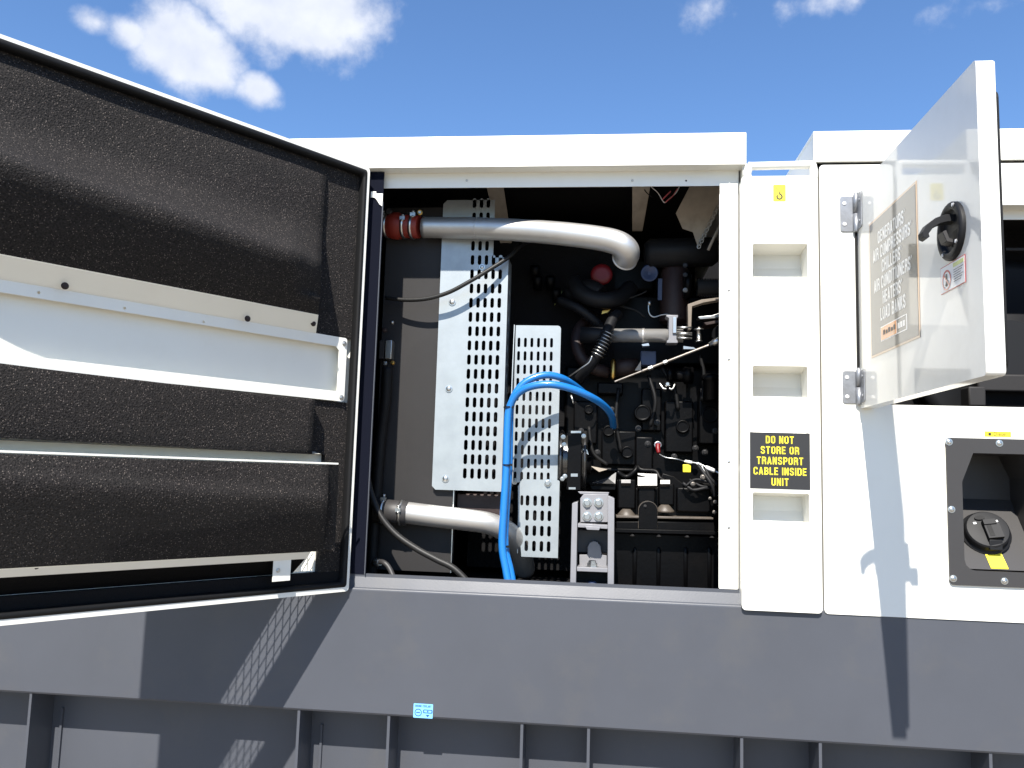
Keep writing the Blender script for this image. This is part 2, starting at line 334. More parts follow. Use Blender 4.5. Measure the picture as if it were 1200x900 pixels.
def letters(mb, txt, cx, z, h, fr, m, xs=1.0, wt=1.3, gap=.55):
    """condensed bold capitals drawn as flat strokes, centred on cx with their foot at z"""
    u = h/7; tot = sum((GL[c][0] if c != ' ' else 1.8)+gap for c in txt)-gap; x = cx-tot*u*xs/2; k = 0
    for c in txt:
        if c == ' ': x += (1.8+gap)*u*xs; continue
        for st in GL[c][1]:
            k += 1; ribbon(mb, [(x+p[0]*u*xs, z+p[1]*u) for p in st], wt*u*(.6 if c == '°' else 1), fr, m, .00001*(k % 9))
        x += (GL[c][0]+gap)*u*xs
def bolt_maker(r, h=.5, m='steel', washer=True, hexa=True):
    def f():
        mb = MB()
        if washer: mb.lathe((0, 0, 0), (0, -1, 0), [(0, r*1.35), (r*.18, r*1.35), (r*.2, r)], m, 14)
        if hexa: mb.lathe((0, 0, 0), (0, -1, 0), [(r*.1, r), (r*(h+.25), r), (r*(h+.35), r*.82)], m, 6, smooth=False)
        else: mb.lathe((0, 0, 0), (0, -1, 0), [(0, r), (r*h*.5, r*.95), (r*h*.85, r*.65), (r*h, r*.3), (r*h*.9, r*.28)], m, 12)
        return mb
    return f
def bolt(parent, p, r=.008, kind='hex', m='steel', rot=None, name='bolt'):
    mk = bolt_maker(r, .6, m) if kind == 'hex' else bolt_maker(r, .6, m, washer=False, hexa=False) if kind == 'dome' else bolt_maker(r, .6, m, True, False)
    return stamp((kind, r, m), mk, name, parent, p, rot)

# ------------------------------------------------------------------ ground
mb = MB(); mb.add([(-400, -400, -1.6), (400, -400, -1.6), (400, 400, -1.6), (-400, 400, -1.6)], [(0, 1, 2, 3)], 'ground')
g_ = mb.build('ground'); g_['kind'] = 'structure'

# ------------------------------------------------------------------ base frame
base = thing('base_frame', (0, .5, -1.55), 'dark grey steel base frame and tank carrying the white generator canopy', 'base frame')
XL, XR = -3.2, 3.0
def ext_x(prof, x0, x1, mb, m, smooth=False, cap=True):
    return mb.sweep(prof, [lambda a, b, x=x: Vector((x, a, b)) for x in (x0, x1)], m, cap, smooth)
# folded top rail: upstand, rounded shoulder, tall face, bottom return
def arc(cy, cz, r, a0, a1, n=6): return [(cy+r*math.cos(math.radians(a0+(a1-a0)*k/n)), cz+r*math.sin(math.radians(a0+(a1-a0)*k/n))) for k in range(n+1)]
up = W(640, 681, .035).z; sh = W(640, 697, .03).z
outl = [(.028, up)]+arc(.040, sh+.014, .012, 180, 270, 4)[0:0]+[(.028, sh+.030)]+arc(.0085, sh-.008, .0085, 45, 180, 6)+[(0.0, -.722), (.004, -.728), (.110, -.728)]
inn = [(.110, -.722), (.008, -.720), (.006, -.70), (.007, sh-.012), (.034, sh+.020), (.034, up)]
mb = MB(); ext_x(outl+inn, -2.95, XR, mb, 'grey')
mb.build('top_rail', base)
# sill behind the upstand
mb = MB(); mb.box(-2.95, XR, .0345, .12, up-.05, up-.045, 'grey'); mb.build('sill_plate', base)
mb = MB(); mb.box(-2.95, XR, .12, .13, -1.5, -.69, 'grey'); mb.build('tank_wall', base)
mb = MB(); mb.box(-2.95, XR, .02, 1.4, -1.58, -1.5, 'grey'); mb.build('bottom_rail', base, bevel=.004)
mb = MB(); mb.box(-2.95, -2.93, .13, 1.35, -1.5, -.35, 'grey'); mb.box(XR-.02, XR, .13, 1.35, -1.5, -.35, 'grey'); mb.box(-2.93, XR-.02, 1.33, 1.35, -1.5, -.35, 'grey'); mb.box(-2.93, XR-.02, .13, 1.33, -.46, -.45, 'darkgrey'); mb.build('rear_wall', base)
ribs = [(-2.6, 0), (-2.2, 0), (-1.765, 1), (-.8905, 1), (-.611, 0), (-.2095, 0), (-.0135, 0), (.424, 0), (.642, 0), (1.1, 0), (1.5, 0), (2.0, 0), (2.5, 0)]
def rib_maker():
    b_ = MB(); b_.box(-.0042, .0042, .006, .1195, -1.499, -.7295, 'grey'); return b_
for x, k in ribs:
    stamp('rib', rib_maker, 'rib', base, (x, 0, 0))
    if k:
        b_ = MB(); b_.box(x+.035, x+.042, .112, .1195, -1.499, -.80, 'grey'); b_.build('weld_strip', base)
for u in (467, 497, 529):
    p = W(u, 845 if u < 500 else 848, .06); bolt(base, (p.x, .05, -.729), .007, 'hex', rot=(math.radians(90), 0, 0))
# pale blue information label on the rail
a_, b_ = W(485, 824), W(507, 842); cx = (a_.x+b_.x)/2; cz = (a_.z+b_.z)/2; hw = (b_.x-a_.x)/2; hh = (a_.z-b_.z)/2
mb = MB(); f0 = Fy(-.0012); mb.plate(rrect(cx-hw, cx+hw, cz-hh, cz+hh, .002), [], .0008, f0, 'labblue')
f1 = Fy(-.0019); letters(mb, 'ENGINE COOLANT', cx, cz+hh*.52, .0065, f1, 'navy', xs=.95, wt=1.1)
mb.plate(circ(cx-hw*.5, cz-hh*.25, .011), [circ(cx-hw*.5, cz-hh*.25, .0088)], .0004, f1, 'navy'); mb.plate(rrect(cx-hw*.5-.006, cx-hw*.5+.006, cz-hh*.25-.0012, cz-hh*.25+.0012), [], .0004, f1, 'navy')
mb.plate(rrect(cx+hw*.48-.014, cx+hw*.48+.014, cz-.006, cz+.0045, .003), [rrect(cx+hw*.48-.0115, cx+hw*.48+.0115, cz-.0038, cz+.0025, .002)], .0004, f1, 'navy')
mb.plate([(cx+hw*.48-.006, cz-.0105), (cx+hw*.48+.006, cz-.0105), (cx+hw*.48, cz-.017)], [], .0004, f1, 'navy'); mb.plate(circ(cx+hw*.48, cz-.0007, .0022, 8), [], .0004, f1, 'navy')
mb.build('information_label', base, label='pale blue rectangular label with navy pictograms on the lower edge of the grey rail', doubles=False)

# ------------------------------------------------------------------ white canopy
can = thing('generator_canopy', (0, .5, -.36), 'white generator canopy with its big foam lined door and small glossy door standing open', 'generator enclosure')
ZR0, ZR1 = .974, 1.080
ZB = -.372
FB = W(871, 713).z; FB2 = W(1030, 722).z
def roof(x0, x1, name):
    mb = MB()
    # shell of the roof: front face, top, ends, soffit
    ext_x([(0, ZR0+.007), (0, ZR1), (1.30, ZR1), (1.30, ZR1-.012), (.012, ZR1-.012), (.012, ZR0+.007)], x0, x1, mb, 'white')
    mb.box(x0+.0005, x0+.010, .0125, 1.2995, ZR0-.1, ZR1-.0125, 'white'); mb.box(x1-.010, x1-.0005, .0125, 1.2995, ZR0-.1, ZR1-.0125, 'white'); mb.build(name, can, bevel=.003)
roof(-2.9, .4395, 'roof_panel')
roof(.640, 3.0, 'roof_panel')
# soffit and inner lip over the engine opening
mb = MB(); mb.plate([(-.95, .0), (.4395, .0), (.4395, .058), (-.95, .058)], [circ(x, .03, .003, 8) for x in (W(470, 203, .03).x, W(646, 202, .03).x, W(828, 200, .03).x)], .0035, lambda p: Vector((p[0], p[1], ZR0+.0045+p[2])), 'white'); mb.build('soffit', can)
mb = MB(); lipx = W(447, 212, .055).x
mb.plate(rrect(lipx, .424, .9275, ZR0+.003), [circ(W(804, 211, .055).x, .945, .0032, 8)], .003, Fy(.055), 'white'); mb.build('header_lip', can, bevel=0)
for u in (547, 741): bolt(can, W(u, 211.5, .0530), .0042, 'dome', name='screw')
# strip left of the opening, the jamb and its thin bright flange
mb = MB(); mb.box(-2.9, -.760, .0, .03, ZB, ZR0, 'white'); mb.build('side_panel', can, bevel=.003)
mb = MB(); mb.box(-.7595, -.7125, .026, .029, up-.002, ZR0-.001, 'jamb_shade'); mb.build('door_jamb', can)  # dark by its colour, which stands in for shade on the jamb
mb = MB(); mb.box(-.7123, -.7095, .019, .027, up-.002, .87, 'grey'); mb.build('jamb_flange', can)
p0 = W(437, 226, .02); mb = MB(); mb.plate([(-.752, .905), (-.735, .905), (-.735, .898), (-.7126, .898), (-.7126, .855), (-.722, .862), (-.734, .880), (-.741, .885), (-.752, .885)], [], .002, Fy(.022), 'white'); mb.build('corner_gusset', can)
# flange right of the opening
x0, x1 = .3615, .4185; zt, zb = .905, W(850, 690, .03).z
mb = MB(); hs = [W(854, v, .03) for v in (340, 421, 541, 618)]
mb.plate(rrect(x0, x1, zb, zt-.012, .004), [], .003, Fy(.03), 'white'); mb.build('opening_flange', can)
mb = MB(); mb.box(x0+.03, x0+.033, .032, .16, zb, .93, 'white'); mb.build('flange_return', can)
for p in hs: bolt(can, (p.x, .0285, p.z), .0045, 'dome', name='rivet')
mb = MB(); mb.plate(rrect(x0+.002, .4185, zt-.010, .927), [], .003, Fy(.036), 'white'); mb.build('flange_tab', can)
# stepped channel cover between the two canopy halves
cx0, cx1 = .4215, .6475; zct = W(910, 208).z
zcb = W(915, 716).z
poc = [(W(881, 305).x, W(945, 305).x, W(910, 287).z, .62), (W(881, 445).x, W(945, 445).x, W(910, 429.5).z, .3), (W(881, 592).x, W(947, 592).x, W(912, 577.5).z, 0)]
H_ = .245; Dp = .085
holes = [rrect(a+0, b_, z-H_, z, .005) for a, b_, z, _ in poc]
mb = MB(); YC = -.012
mb.plate(rrect(cx0, cx1, zcb, zct, .012), holes, .003, Fy(YC), 'white')
mb.box(cx0, cx0+.003, YC+.002, .12, zcb+.012, zct-.012, 'white'); mb.box(cx1-.003, cx1, YC+.002, .12, zcb+.012, zct-.012, 'white'); mb.box(cx0+.004, cx1-.004, YC+.002, .9, zct-.005, zct-.002, 'white')
cover = mb.build('channel_cover', can, bevel=0)
for a, b_, z, _ in poc:
    mb = MB(); y = YC+.0015; e = .0
    q = [Vector((a, y, z)), Vector((b_, y, z)), Vector((b_, y+Dp, z-.012)), Vector((a, y+Dp, z-.012)), Vector((a, y, z-H_)), Vector((b_, y, z-H_)), Vector((a, y+Dp*.97, z-.055)), Vector((b_, y+Dp*.97, z-.055))]
    mb.add(q, [(0, 1, 2, 3), (3, 2, 7, 6), (6, 7, 5, 4), (0, 3, 6, 4), (1, 5, 7, 2)], 'white')
    mb.build('step_pocket', cover)
# lifting label with hook
lc = W(913.5, 226, YC-.003); mb = MB(); fl0 = Fy(YC-.0022); fl1 = Fy(YC-.0028)
mb.plate(rrect(lc.x-.0185, lc.x+.0185, lc.z-.026, lc.z+.026, .003), [], .0008, fl0, 'yellow')
def stroke(mb, pts, wd, fr, m):
    L_, R_ = [], []
    for i, p in enumerate(pts):
        a = Vector(pts[max(i-1, 0)]); c = Vector(pts[min(i+1, len(pts)-1)]); d = (c-a).normalized(); n_ = Vector((-d.y, d.x))*wd/2; p = Vector(p)
        L_.append(p+n_); R_.append(p-n_)
    vs = [fr((q.x, q.y, 0)) for q in L_+R_]; n = len(pts)
    mb.add(vs, [(n+i, n+i+1, i+1, i) for i in range(n-1)], m)
hook = [(lc.x+.001, lc.z+.002), (lc.x+.001, lc.z-.002)]+[(lc.x+.0075*math.cos(math.radians(a)), lc.z-.012+.0075*math.sin(math.radians(a))) for a in range(80, -231, -20)]
stroke(mb, hook, .0042, fl1, 'labblack'); stroke(mb, [(lc.x-.013, lc.z+.018), (lc.x+.001, lc.z+.003), (lc.x+.014, lc.z+.018)], .0016, fl1, 'labblack')
mb.build('lifting_label', can, label='small yellow label with a black crane hook at the top of the white channel cover', doubles=False)
# black caution label
c0 = W(914, 540, YC-.003); mb = MB(); hw, hh = W(947.5, 540).x-c0.x+.0008, .0825
mb.plate(rrect(c0.x-hw, c0.x+hw, c0.z-hh, c0.z+hh), [], .0008, fl0, 'labblack')
for i, s_ in enumerate(('DO NOT', 'STORE OR', 'TRANSPORT', 'CABLE INSIDE', 'UNIT')):
    letters(mb, s_, c0.x, c0.z+hh-.0320-i*.0308, .0222, fl1, 'yellow', xs=1.0, wt=1.12, gap=.75)
mb.build('caution_label', can, label='square black label with five lines of yellow capitals', doubles=False)
# lifting bail over the channel
mb = MB(); zt_ = (W(910, 189).z+W(910, 200).z)/2; zl = W(910, 208).z
mb.tube([(.444, .0, zl-.004), (.441, .0, zl+.01), (.444, .0, zt_-.012), (.4475, 0, zt_), (.46, .0, zt_), (.60, .0, zt_+.002), (.632, .0, zt_+.002), (.638, 0, zt_-.008), (.640, .0, zl+.006), (.637, 0, zl-.006)], .0125, 'white', 12, 5)
mb.build('lifting_bar', can)
# right hand part of the canopy: panel with control opening and filler opening
rx0 = .6555; RX = 3.0; YP = -.002
ox0, ox1, oz0, oz1 = .770, 1.600, W(1100, 475.5).z, .8415
fcx = 1.148; f_out = (.999, 1.297, -.272, .1455)
mb = MB(); mb.plate(rrect(rx0, RX, FB2, ZR0-.004, .012), [rrect(ox0, ox1, oz0, oz1), rrect(1.012, 1.284, -.258, .132)], .003, Fy(YP), 'white')
mb.box(rx0, rx0+.003, .0005, .10, FB2+.012, ZR0-.015, 'white')
pr = mb.build('side_panel', can)
mb = MB(); ext_x([(.0005, oz1-.0), (.05, oz1), (.05, oz1-.028), (.053, oz1-.028), (.053, oz1+.003), (.0005, oz1+.003)], ox0, ox1, mb, 'white'); mb.build('header_lip', can)
mb = MB(); Y0 = .004
mb.box(ox0-.05, ox1+.05, .30, .31, oz0-.06, oz1+.06, 'inwall'); mb.box(ox0-.05, ox1+.05, .0545, .30, oz1+.004, oz1+.01, 'inwall'); mb.box(ox0-.05, ox1+.05, Y0, .30, oz0-.012, oz0-.006, 'inwall')
mb.box(ox0-.055, ox0-.05, Y0, .31, oz0-.012, oz1+.06, 'inwall'); mb.box(ox1+.05, ox1+.055, Y0, .31, oz0-.012, oz1+.06, 'inwall'); mb.build('control_recess', can)
# things inside the control recess
mb = MB(); q = W(1166, 452, .22); mb.box(q.x-.06, q.x+.20, .20, .295, q.z-.02, q.z+.035, 'darkgrey'); mb.build('cable_clamp_block', can, bevel=.006)
mb = MB(); q = W(1135, 470, .15); mb.box(q.x-.02, q.x+.03, .10, .16, q.z-.02, q.z+.04, 'darkgrey'); mb.build('cable_gland_block', can, bevel=.005)
mb = MB(); mb.lathe((1.30, .29, .44), (0, -1, 0), [(0, .30), (.04, .30), (.05, .27), (.055, .10), (.06, .10)], 'plastic', 40); mb.build('fan_shroud', can)
q = W(1186, 246, .08); mb = MB(); mb.box(q.x-.02, q.x+.03, .0545, .07, q.z-.012, q.z+.012, 'galv'); mb.build('striker_plate', can, bevel=.001)
mb = MB(); q = W(1187, 294, .2); mb.box(q.x-.03, q.x+.2, .18, .19, q.z-.004, q.z+.004, 'darkgrey'); mb.build('control_shelf', can)
# fuel filler recess
op = [(1.0725, .103), (1.2235, .103), (1.256, .035), (1.256, -.20)]+[(1.256-.03+.03*math.cos(math.radians(a)), -.20-.0+.03*math.sin(math.radians(a))) for a in range(0, -91, -30)]+[(1.040+.03+.03*math.cos(math.radians(a)), -.20+.03*math.sin(math.radians(a))) for a in range(-90, -181, -30)]+[(1.040, .02)]
mb = MB(); mb.plate(rrect(*f_out, .012), [op], .006, Fy(YP-.0055), 'frameplastic')
n_ = len(op); deep = [(q[0]*.93+fcx*.07, q[1]) for q in op]
vs = [Vector((q[0], YP-.004, q[1])) for q in op]+[Vector((q[0], .05, q[1])) for q in deep]+[Vector((q[0], .16, q[1])) for q in deep]
mb.add(vs, [(i, (i+1) % n_, n_+(i+1) % n_, n_+i) for i in range(n_)]+[(n_+i, n_+(i+1) % n_, 2*n_+(i+1) % n_, 2*n_+i) for i in range(n_)]+[tuple(range(2*n_, 3*n_))], 'frameplastic')
fil = mb.build('filler_recess', can)
mb = MB(); mb.add([(1.03, .159, -.03), (1.265, .159, -.03), (1.265, .001, -.226), (1.03, .001, -.226)], [(0, 3, 2, 1)], 'frameplastic'); mb.build('sloping_shelf', fil)
for u, v in ((1112, 518), (1171, 519.5), (1115, 597), (1117, 678), (1177, 681)):
    p = W(u, v, YP-.0085); bolt(fil, p, .0075, 'round', name='screw')
for p in ((1.284, .131), (1.284, -.07), (1.284, -.258)): bolt(fil, (p[0], YP-.0085, p[1]), .0075, 'round', name='screw')
nrm = Vector((0, -.75, .66)).normalized()
cc_ = W(1157, 621, .045); ax = Vector((-.12, -.83, .50)).normalized()
mb = MB(); mb.lathe(cc_-ax*.05, ax, [(0, .050), (.02, .056), (.022, .066), (.030, .068), (.034, .060), (.052, .059), (.057, .055), (.058, .02)], 'plastic', 32)
uu = Vector((1, 0, .1)).normalized(); uu = (uu-ax*uu.dot(ax)).normalized(); ww = ax.cross(uu)*-1
if ww.z < 0: ww = -ww
ff = lambda p, c0=cc_+ax*.008: c0+uu*p[0]+ww*p[1]+ax*p[2]
mb.box(-.012, .030, -.036, .010, .0, .014, 'plastic', ff); mb.box(-.006, .006, -.03, .004, .0142, .0148, 'black', ff); mb.box(-.012, .022, .006, .022, .0, .018, 'plastic', ff)
mb.plate(circ(-.012, .040, .014), [], .004, lambda p: ff((p[0], p[1]*.5+.015, .003+p[2])), 'black')
cap = mb.build('filler_cap', fil, bevel=.001)
mb = MB()
for a in (35, 145, -35):
    mb = MB(); mb.box(.036*math.cos(math.radians(a))-.004, .036*math.cos(math.radians(a))+.004, .036*math.sin(math.radians(a))-.003, .036*math.sin(math.radians(a))+.003, .0005, .0015, 'labwhite', ff); mb.build('cap_marking', fil)
mb = MB(); A, B = W(1160, 637, .02), W(1165, 664, .004)
mb.box(A.x-.004, A.x+.032, .012, .035, A.z-.018, A.z+.012, 'plastic'); mb.build('latch_tongue', fil, bevel=.002)
mb = MB(); s0, s1 = W(1152, 650, .040), W(1157, 668, .009); w_ = .044
sx0, sx1 = W(1154, 655, .03).x, W(1176, 655, .03).x
mb.add([(sx0, .062, -.147), (sx1-.006, .062, -.147), (sx1, .003, -.2205), (sx0+.004, .003, -.2205), (sx0, .062, -.1495), (sx1-.006, .062, -.1495), (sx1, .003, -.2230), (sx0+.004, .003, -.2230)], [(0, 3, 2, 1), (4, 5, 6, 7), (0, 1, 5, 4), (2, 3, 7, 6), (0, 4, 7, 3), (1, 2, 6, 5)], 'yellow'); mb.build('filler_strap', fil)
# yellow fuel label
a_ = W(1153, 505.5); b_ = W(1184, 513); mb = MB(); f0 = Fy(YP-.0022); f1 = Fy(YP-.0029)
mb.plate(rrect(a_.x, b_.x, b_.z+.002, a_.z), [], .0008, f0, 'yellow'); mb.text('Diesel', .0165, lambda p: f1((b_.x-.030+p.x, b_.z+.0045+p.y)), 'labblack', xs=.85, off=0)
mb.plate(rrect(a_.x+.010, a_.x+.017, b_.z+.005, a_.z-.004), [], .0004, f1, 'labblack')
mb.build('fuel_label', can, label='small yellow strip label above the fuel filler frame', doubles=False)
# canopy shell behind: rear and end walls, bulkheads, roof lining
mb = MB(); mb.box(-2.9, 3.0, 1.28, 1.298, ZB, ZR1-.0135, 'inwall'); mb.build('rear_wall', can)
mb = MB(); mb.box(-2.9, -2.88, .03, 1.28, ZB, ZR0+.011, 'white'); mb.build('end_wall', can)
mb = MB(); mb.box(2.98, 3.0, .0005, 1.28, ZB, ZR0-.0045, 'white'); mb.build('end_wall', can)
mb = MB(); mb.box(-.98, -.96, .031, 1.279, ZB, ZR1-.0135, 'inwall'); mb.build('bulkhead', can)
mb = MB(); mb.box(.60, .62, .1, 1.279, ZB, zct-.006, 'inwall'); mb.box(.45, .60, 1.2, 1.279, ZB, zct-.006, 'inwall'); mb.build('bulkhead', can)
mb = MB(); mb.box(-.959, .4290, .0135, 1.279, ZR1-.020, ZR1-.013, 'inwall'); mb.build('roof_lining', can)
mb = MB(); mb.box(-.959, .60, .125, 1.279, ZB-.01, ZB, 'inwall'); mb.build('floor_lining', can)
# painted roof struts seen through the opening
mb = MB(); A, B, C_, D_ = W(741, 219, .30), W(762, 219, .30), W(753, 270, .55), W(741, 270, .55)
mb.sweep([(0, 0), (1, 0), (1, 1), (0, 1)], [lambda a, b: A.lerp(B, a)+Vector((0, .012*b, 0)), lambda a, b: D_.lerp(C_, a)+Vector((0, .012*b, 0))], 'beige'); mb.build('roof_strut', can, bevel=.001)
mb = MB(); A2, B2, C2, D2 = W(570, 219, .35), W(590, 219, .35), W(602, 300, .6), W(590, 300, .6)
mb.sweep([(0, 0), (1, 0), (1, 1), (0, 1)], [lambda a, b: A2.lerp(B2, a)+Vector((0, .012*b, 0)), lambda a, b: D2.lerp(C2, a)+Vector((0, .012*b, 0))], 'beige'); mb.build('roof_strut', can, bevel=.001)
mb = MB(); pts = [W(808, 219, .35), W(843, 219, .35), W(843, 242, .35), W(818, 290, .35), W(812, 272, .35), W(800, 268, .35), W(792, 250, .35)]
mb.plate([(p.x, p.z) for p in pts], [], .006, Fy(.35), 'beige'); mb.build('roof_gusset', can)
def link_maker():
    b_ = MB(); b_.ring((0, 0, 0), (0, 1, 0), .006, .0018, 'steel', 10, 5); return b_
mb = MB()
for k in range(15):
    t_ = k/14; p = W(841-22*t_, 243+46*t_, .33); mb.ring(p, (1, .2, .5) if k % 2 else (.2, 1, .1), .0062, .0019, 'steel', 10, 5)
mb.build('chain', can)
mb = MB(); mb.tube([W(843, 265, .3), W(830, 293, .3)], .005, 'beige', 8); mb.build('stay_rod', can)

# ---- the big foam lined door
Hh = Vector((-.7500, -.0118, 0)); sd = Vector((-.60064, -.79952, 0)); nd_ = Vector((.79952, -.60064, 0))
D = lambda s, n, z: Hh+sd*s+nd_*n+Vector((0, 0, z))
S1 = 1.168; ZT, ZBt = .971, -.3665; TH = .045
Fd = lambda n: (lambda p: D(p[0], n+(p[2] if len(p) > 2 else 0), p[1]))
mb = MB()
mz0, mz1 = -.305, -.105
mb.plate(rrect(0, S1, ZBt, ZT, .012), [rrect(.10, S1-.10, mz0, mz1)], .002, Fd(-TH+.001), 'white')
def dbox(mb, s0, s1, n0, n1, z0, z1, m): mb.box(s0, s1, n0, n1, z0, z1, m, lambda p: D(*p))
# returns and inward lips of the pan
dbox(mb, .012, S1-.012, -TH+.0025, 0, ZT-.002, ZT, 'white'); dbox(mb, .012, S1-.012, -TH+.0025, 0, ZBt, ZBt+.002, 'white')
dbox(mb, 0, .002, -TH+.0025, 0, ZBt+.012, ZT-.012, 'white'); dbox(mb, S1-.002, S1, -TH+.0025, 0, ZBt+.012, ZT-.012, 'white')
def qarc(cs, cz, r, a0): return [(cs+r*math.cos(math.radians(a0+15*k)), cz+r*math.sin(math.radians(a0+15*k))) for k in range(7)]
for cs, cz, a0 in ((.012, ZT-.012, 90), (S1-.012, ZT-.012, 0), (.012, ZBt+.012, 180), (S1-.012, ZBt+.012, 270)):
    pts = qarc(cs, cz, .012, a0); pin = qarc(cs, cz, .010, a0)
    mb.sweep([(0, 0), (1, 0), (1, 1), (0, 1)], [lambda a, b, p=p, q=q: D(p[0]*(1-a)+q[0]*a, -TH+.0025+(TH-.0025)*b, p[1]*(1-a)+q[1]*a) for p, q in zip(pts, pin)], 'white')
mb.plate(rrect(.0005, S1-.0005, ZBt+.0005, ZT-.0005, .0115), [rrect(.0095, S1-.0095, ZBt+.0135, ZT-.0105, .009)], .002, Fd(.001), 'white')
door = mb.build('canopy_door', can, label='large open door lined with black speckled foam, a white tray across its inside', bevel=0)
# rubber edge seal inside the lip
mb = MB(); o_, i_ = rrect(.0098, S1-.0098, ZBt+.0138, ZT-.0108, .010, 6), rrect(.024, S1-.024, ZBt+.030, ZT-.030, .012, 6)
n_ = len(o_); prof = [(0, -.022), (0, .0025), (.35, .006), (.75, .005), (1, -.003), (1, -.022)]
vs = []
for a, n in prof: vs += [D(p[0]*(1-a)+q[0]*a, n, p[1]*(1-a)+q[1]*a) for p, q in zip(o_, i_)]
mb.add(vs, [(k*n_+i, k*n_+(i+1) % n_, (k+1)*n_+(i+1) % n_, (k+1)*n_+i) for k in range(len(prof)-1) for i in range(n_)], 'black', True)
mb.build('edge_seal', door)
TS0, TS1 = .045, 1.135; TZ0, TZ1 = .2105, .4085
# base foam behind everything (leaves the louvre opening clear)
mb = MB(); NB = -.020
dbox(mb, .024, S1-.024, -TH+.0025, NB, .020+.025, TZ0-.002, 'foam'); dbox(mb, .024, S1-.024, -TH+.0025, NB, TZ1+.002, ZT-.03, 'foam'); dbox(mb, .024, .095, -TH+.0025, NB, mz0-.001, .045, 'foam'); dbox(mb, S1-.09, S1-.024, -TH+.0025, NB, mz0-.001, .045, 'foam'); dbox(mb, .024, S1-.024, -TH+.0025, NB, ZBt+.03, mz0-.0015, 'inwall')
mb.build('foam_lining', door)
# curved foam baffles: profile in (n,z), swept along the door with a slight sag
def baffle(name, prof, s0, s1, wav, back, seed):
    mb = MB(); ns = 40; rows = []
    for i in range(ns+1):
        s_ = s0+(s1-s0)*i/ns; row = []
        for (n, z, k) in prof:
            if name == 'foam_baffle' and seed == 3: n = NB+(n-NB)*((.60+.40*min(1, (i/ns)/.10)) if z > .5 else 1)
            d = wav*noise.noise(Vector((s_*3.0, z*4+seed, seed)))*k
            row.append(D(s_+.62*(n+.02)*(1-i/ns), n+d, z+.25*d+.05*k*(i/ns)))
        rows.append(row)
    m_ = len(prof)
    vs = [p for r_ in rows for p in r_]
    fs = [(i*m_+j, (i+1)*m_+j, (i+1)*m_+j+1, i*m_+j+1) for i in range(ns) for j in range(m_-1)]
    mb.add(vs, fs, 'foam', True)
    for r_, s_ in ((rows[0], s0+.012), (rows[-1], s1)):
        n = len(r_); bk = [D(s_, back, prof[0][1]), D(s_, back, prof[-1][1])]
        mb.add(r_+bk, [tuple(range(n))+(n+1, n)], 'foam')
    return mb.build(name, door)
def sm(pts, n=6):
    o = []; q = [pts[0]]+pts+[pts[-1]]
    for i in range(1, len(q)-2):
        for k in range(n):
            t = k/n; a, b, c, d = q[i-1:i+3]
            o.append(tuple(.5*(2*b[j]+(c[j]-a[j])*t+(2*a[j]-5*b[j]+4*c[j]-d[j])*t*t+(3*b[j]-a[j]-3*c[j]+d[j])*t**3) for j in range(3)))
    o.append(pts[-1]); return o
P1 = sm([(-.019, .935, 0), (-.012, .88, .5), (-.006, .79, 1), (.014, .715, 1), (.076, .645, 1), (.134, .590, 1), (.096, .52, .6), (.036, .456, 0)])
baffle('foam_baffle', P1, .150, 1.13, .016, NB, 3)
P2 = [(.018, .205, 0), (.022, .19, .5), (.024, .12, 1), (.022, .06, .6), (.018, .044, .1)]
baffle('foam_baffle', sm(P2), .145, 1.13, .010, NB, 9)
P3 = sm([(.096, .013, 0), (.100, -.01, .3), (.106, -.055, 1), (.116, -.095, 1), (.088, -.165, .8), (.046, -.2362, 0)])
lb = baffle('foam_baffle', P3, .090, 1.13, .010, .062, 14)
# white folded sheets carrying the baffles
mb = MB(); mb.sweep([(.0, .0), (.0025, .0), (.0025, .003), (0, .003)], [lambda a, b, s_=s_: D(s_, .090+a*2, .0155+b*1.6) for s_ in (.128, 1.135)], 'white')
mb.add([D(.165, .0895, .018), D(1.135, .0895, .018), D(1.135, .040, -.236), D(.150, .040, -.236), D(.165, .087, .018), D(1.135, .087, .018), D(1.135, .0375, -.236), D(.150, .0375, -.236)], [(0, 1, 2, 3), (7, 6, 5, 4), (0, 4, 5, 1), (3, 2, 6, 7), (0, 3, 7, 4), (1, 5, 6, 2)], 'white')
mb.build('baffle_sheet', door)
mb = MB(); mb.add([D(.135, .016, .045), D(1.135, .016, .045), D(1.135, -.020, .052), D(.135, -.020, .052)], [(0, 1, 2, 3), (3, 2, 1, 0)], 'white'); mb.build('baffle_ledge', door)
mb = MB(); prof = [(.036, .4555), (-.010, .408), (-.019, .408), (-.019, .4555)]
mb.sweep(prof, [lambda a, b, s_=s_: D(s_+.55*(a+.01)*(s_ < .5), a, b) for s_ in (.160, 1.135)], 'white'); mb.build('upper_shelf', door, bevel=.0008)
for u, v in ((76, 335), (290, 373.5), (367, 379)):
    d = ray(u, v); n0 = .012; t_ = ((D(0, n0, 0)-CAM).dot(nd_))/d.dot(nd_); bolt(door, CAM+d*t_, .0065, 'hex', 'cast', rot=(0, 0, math.radians(53)))
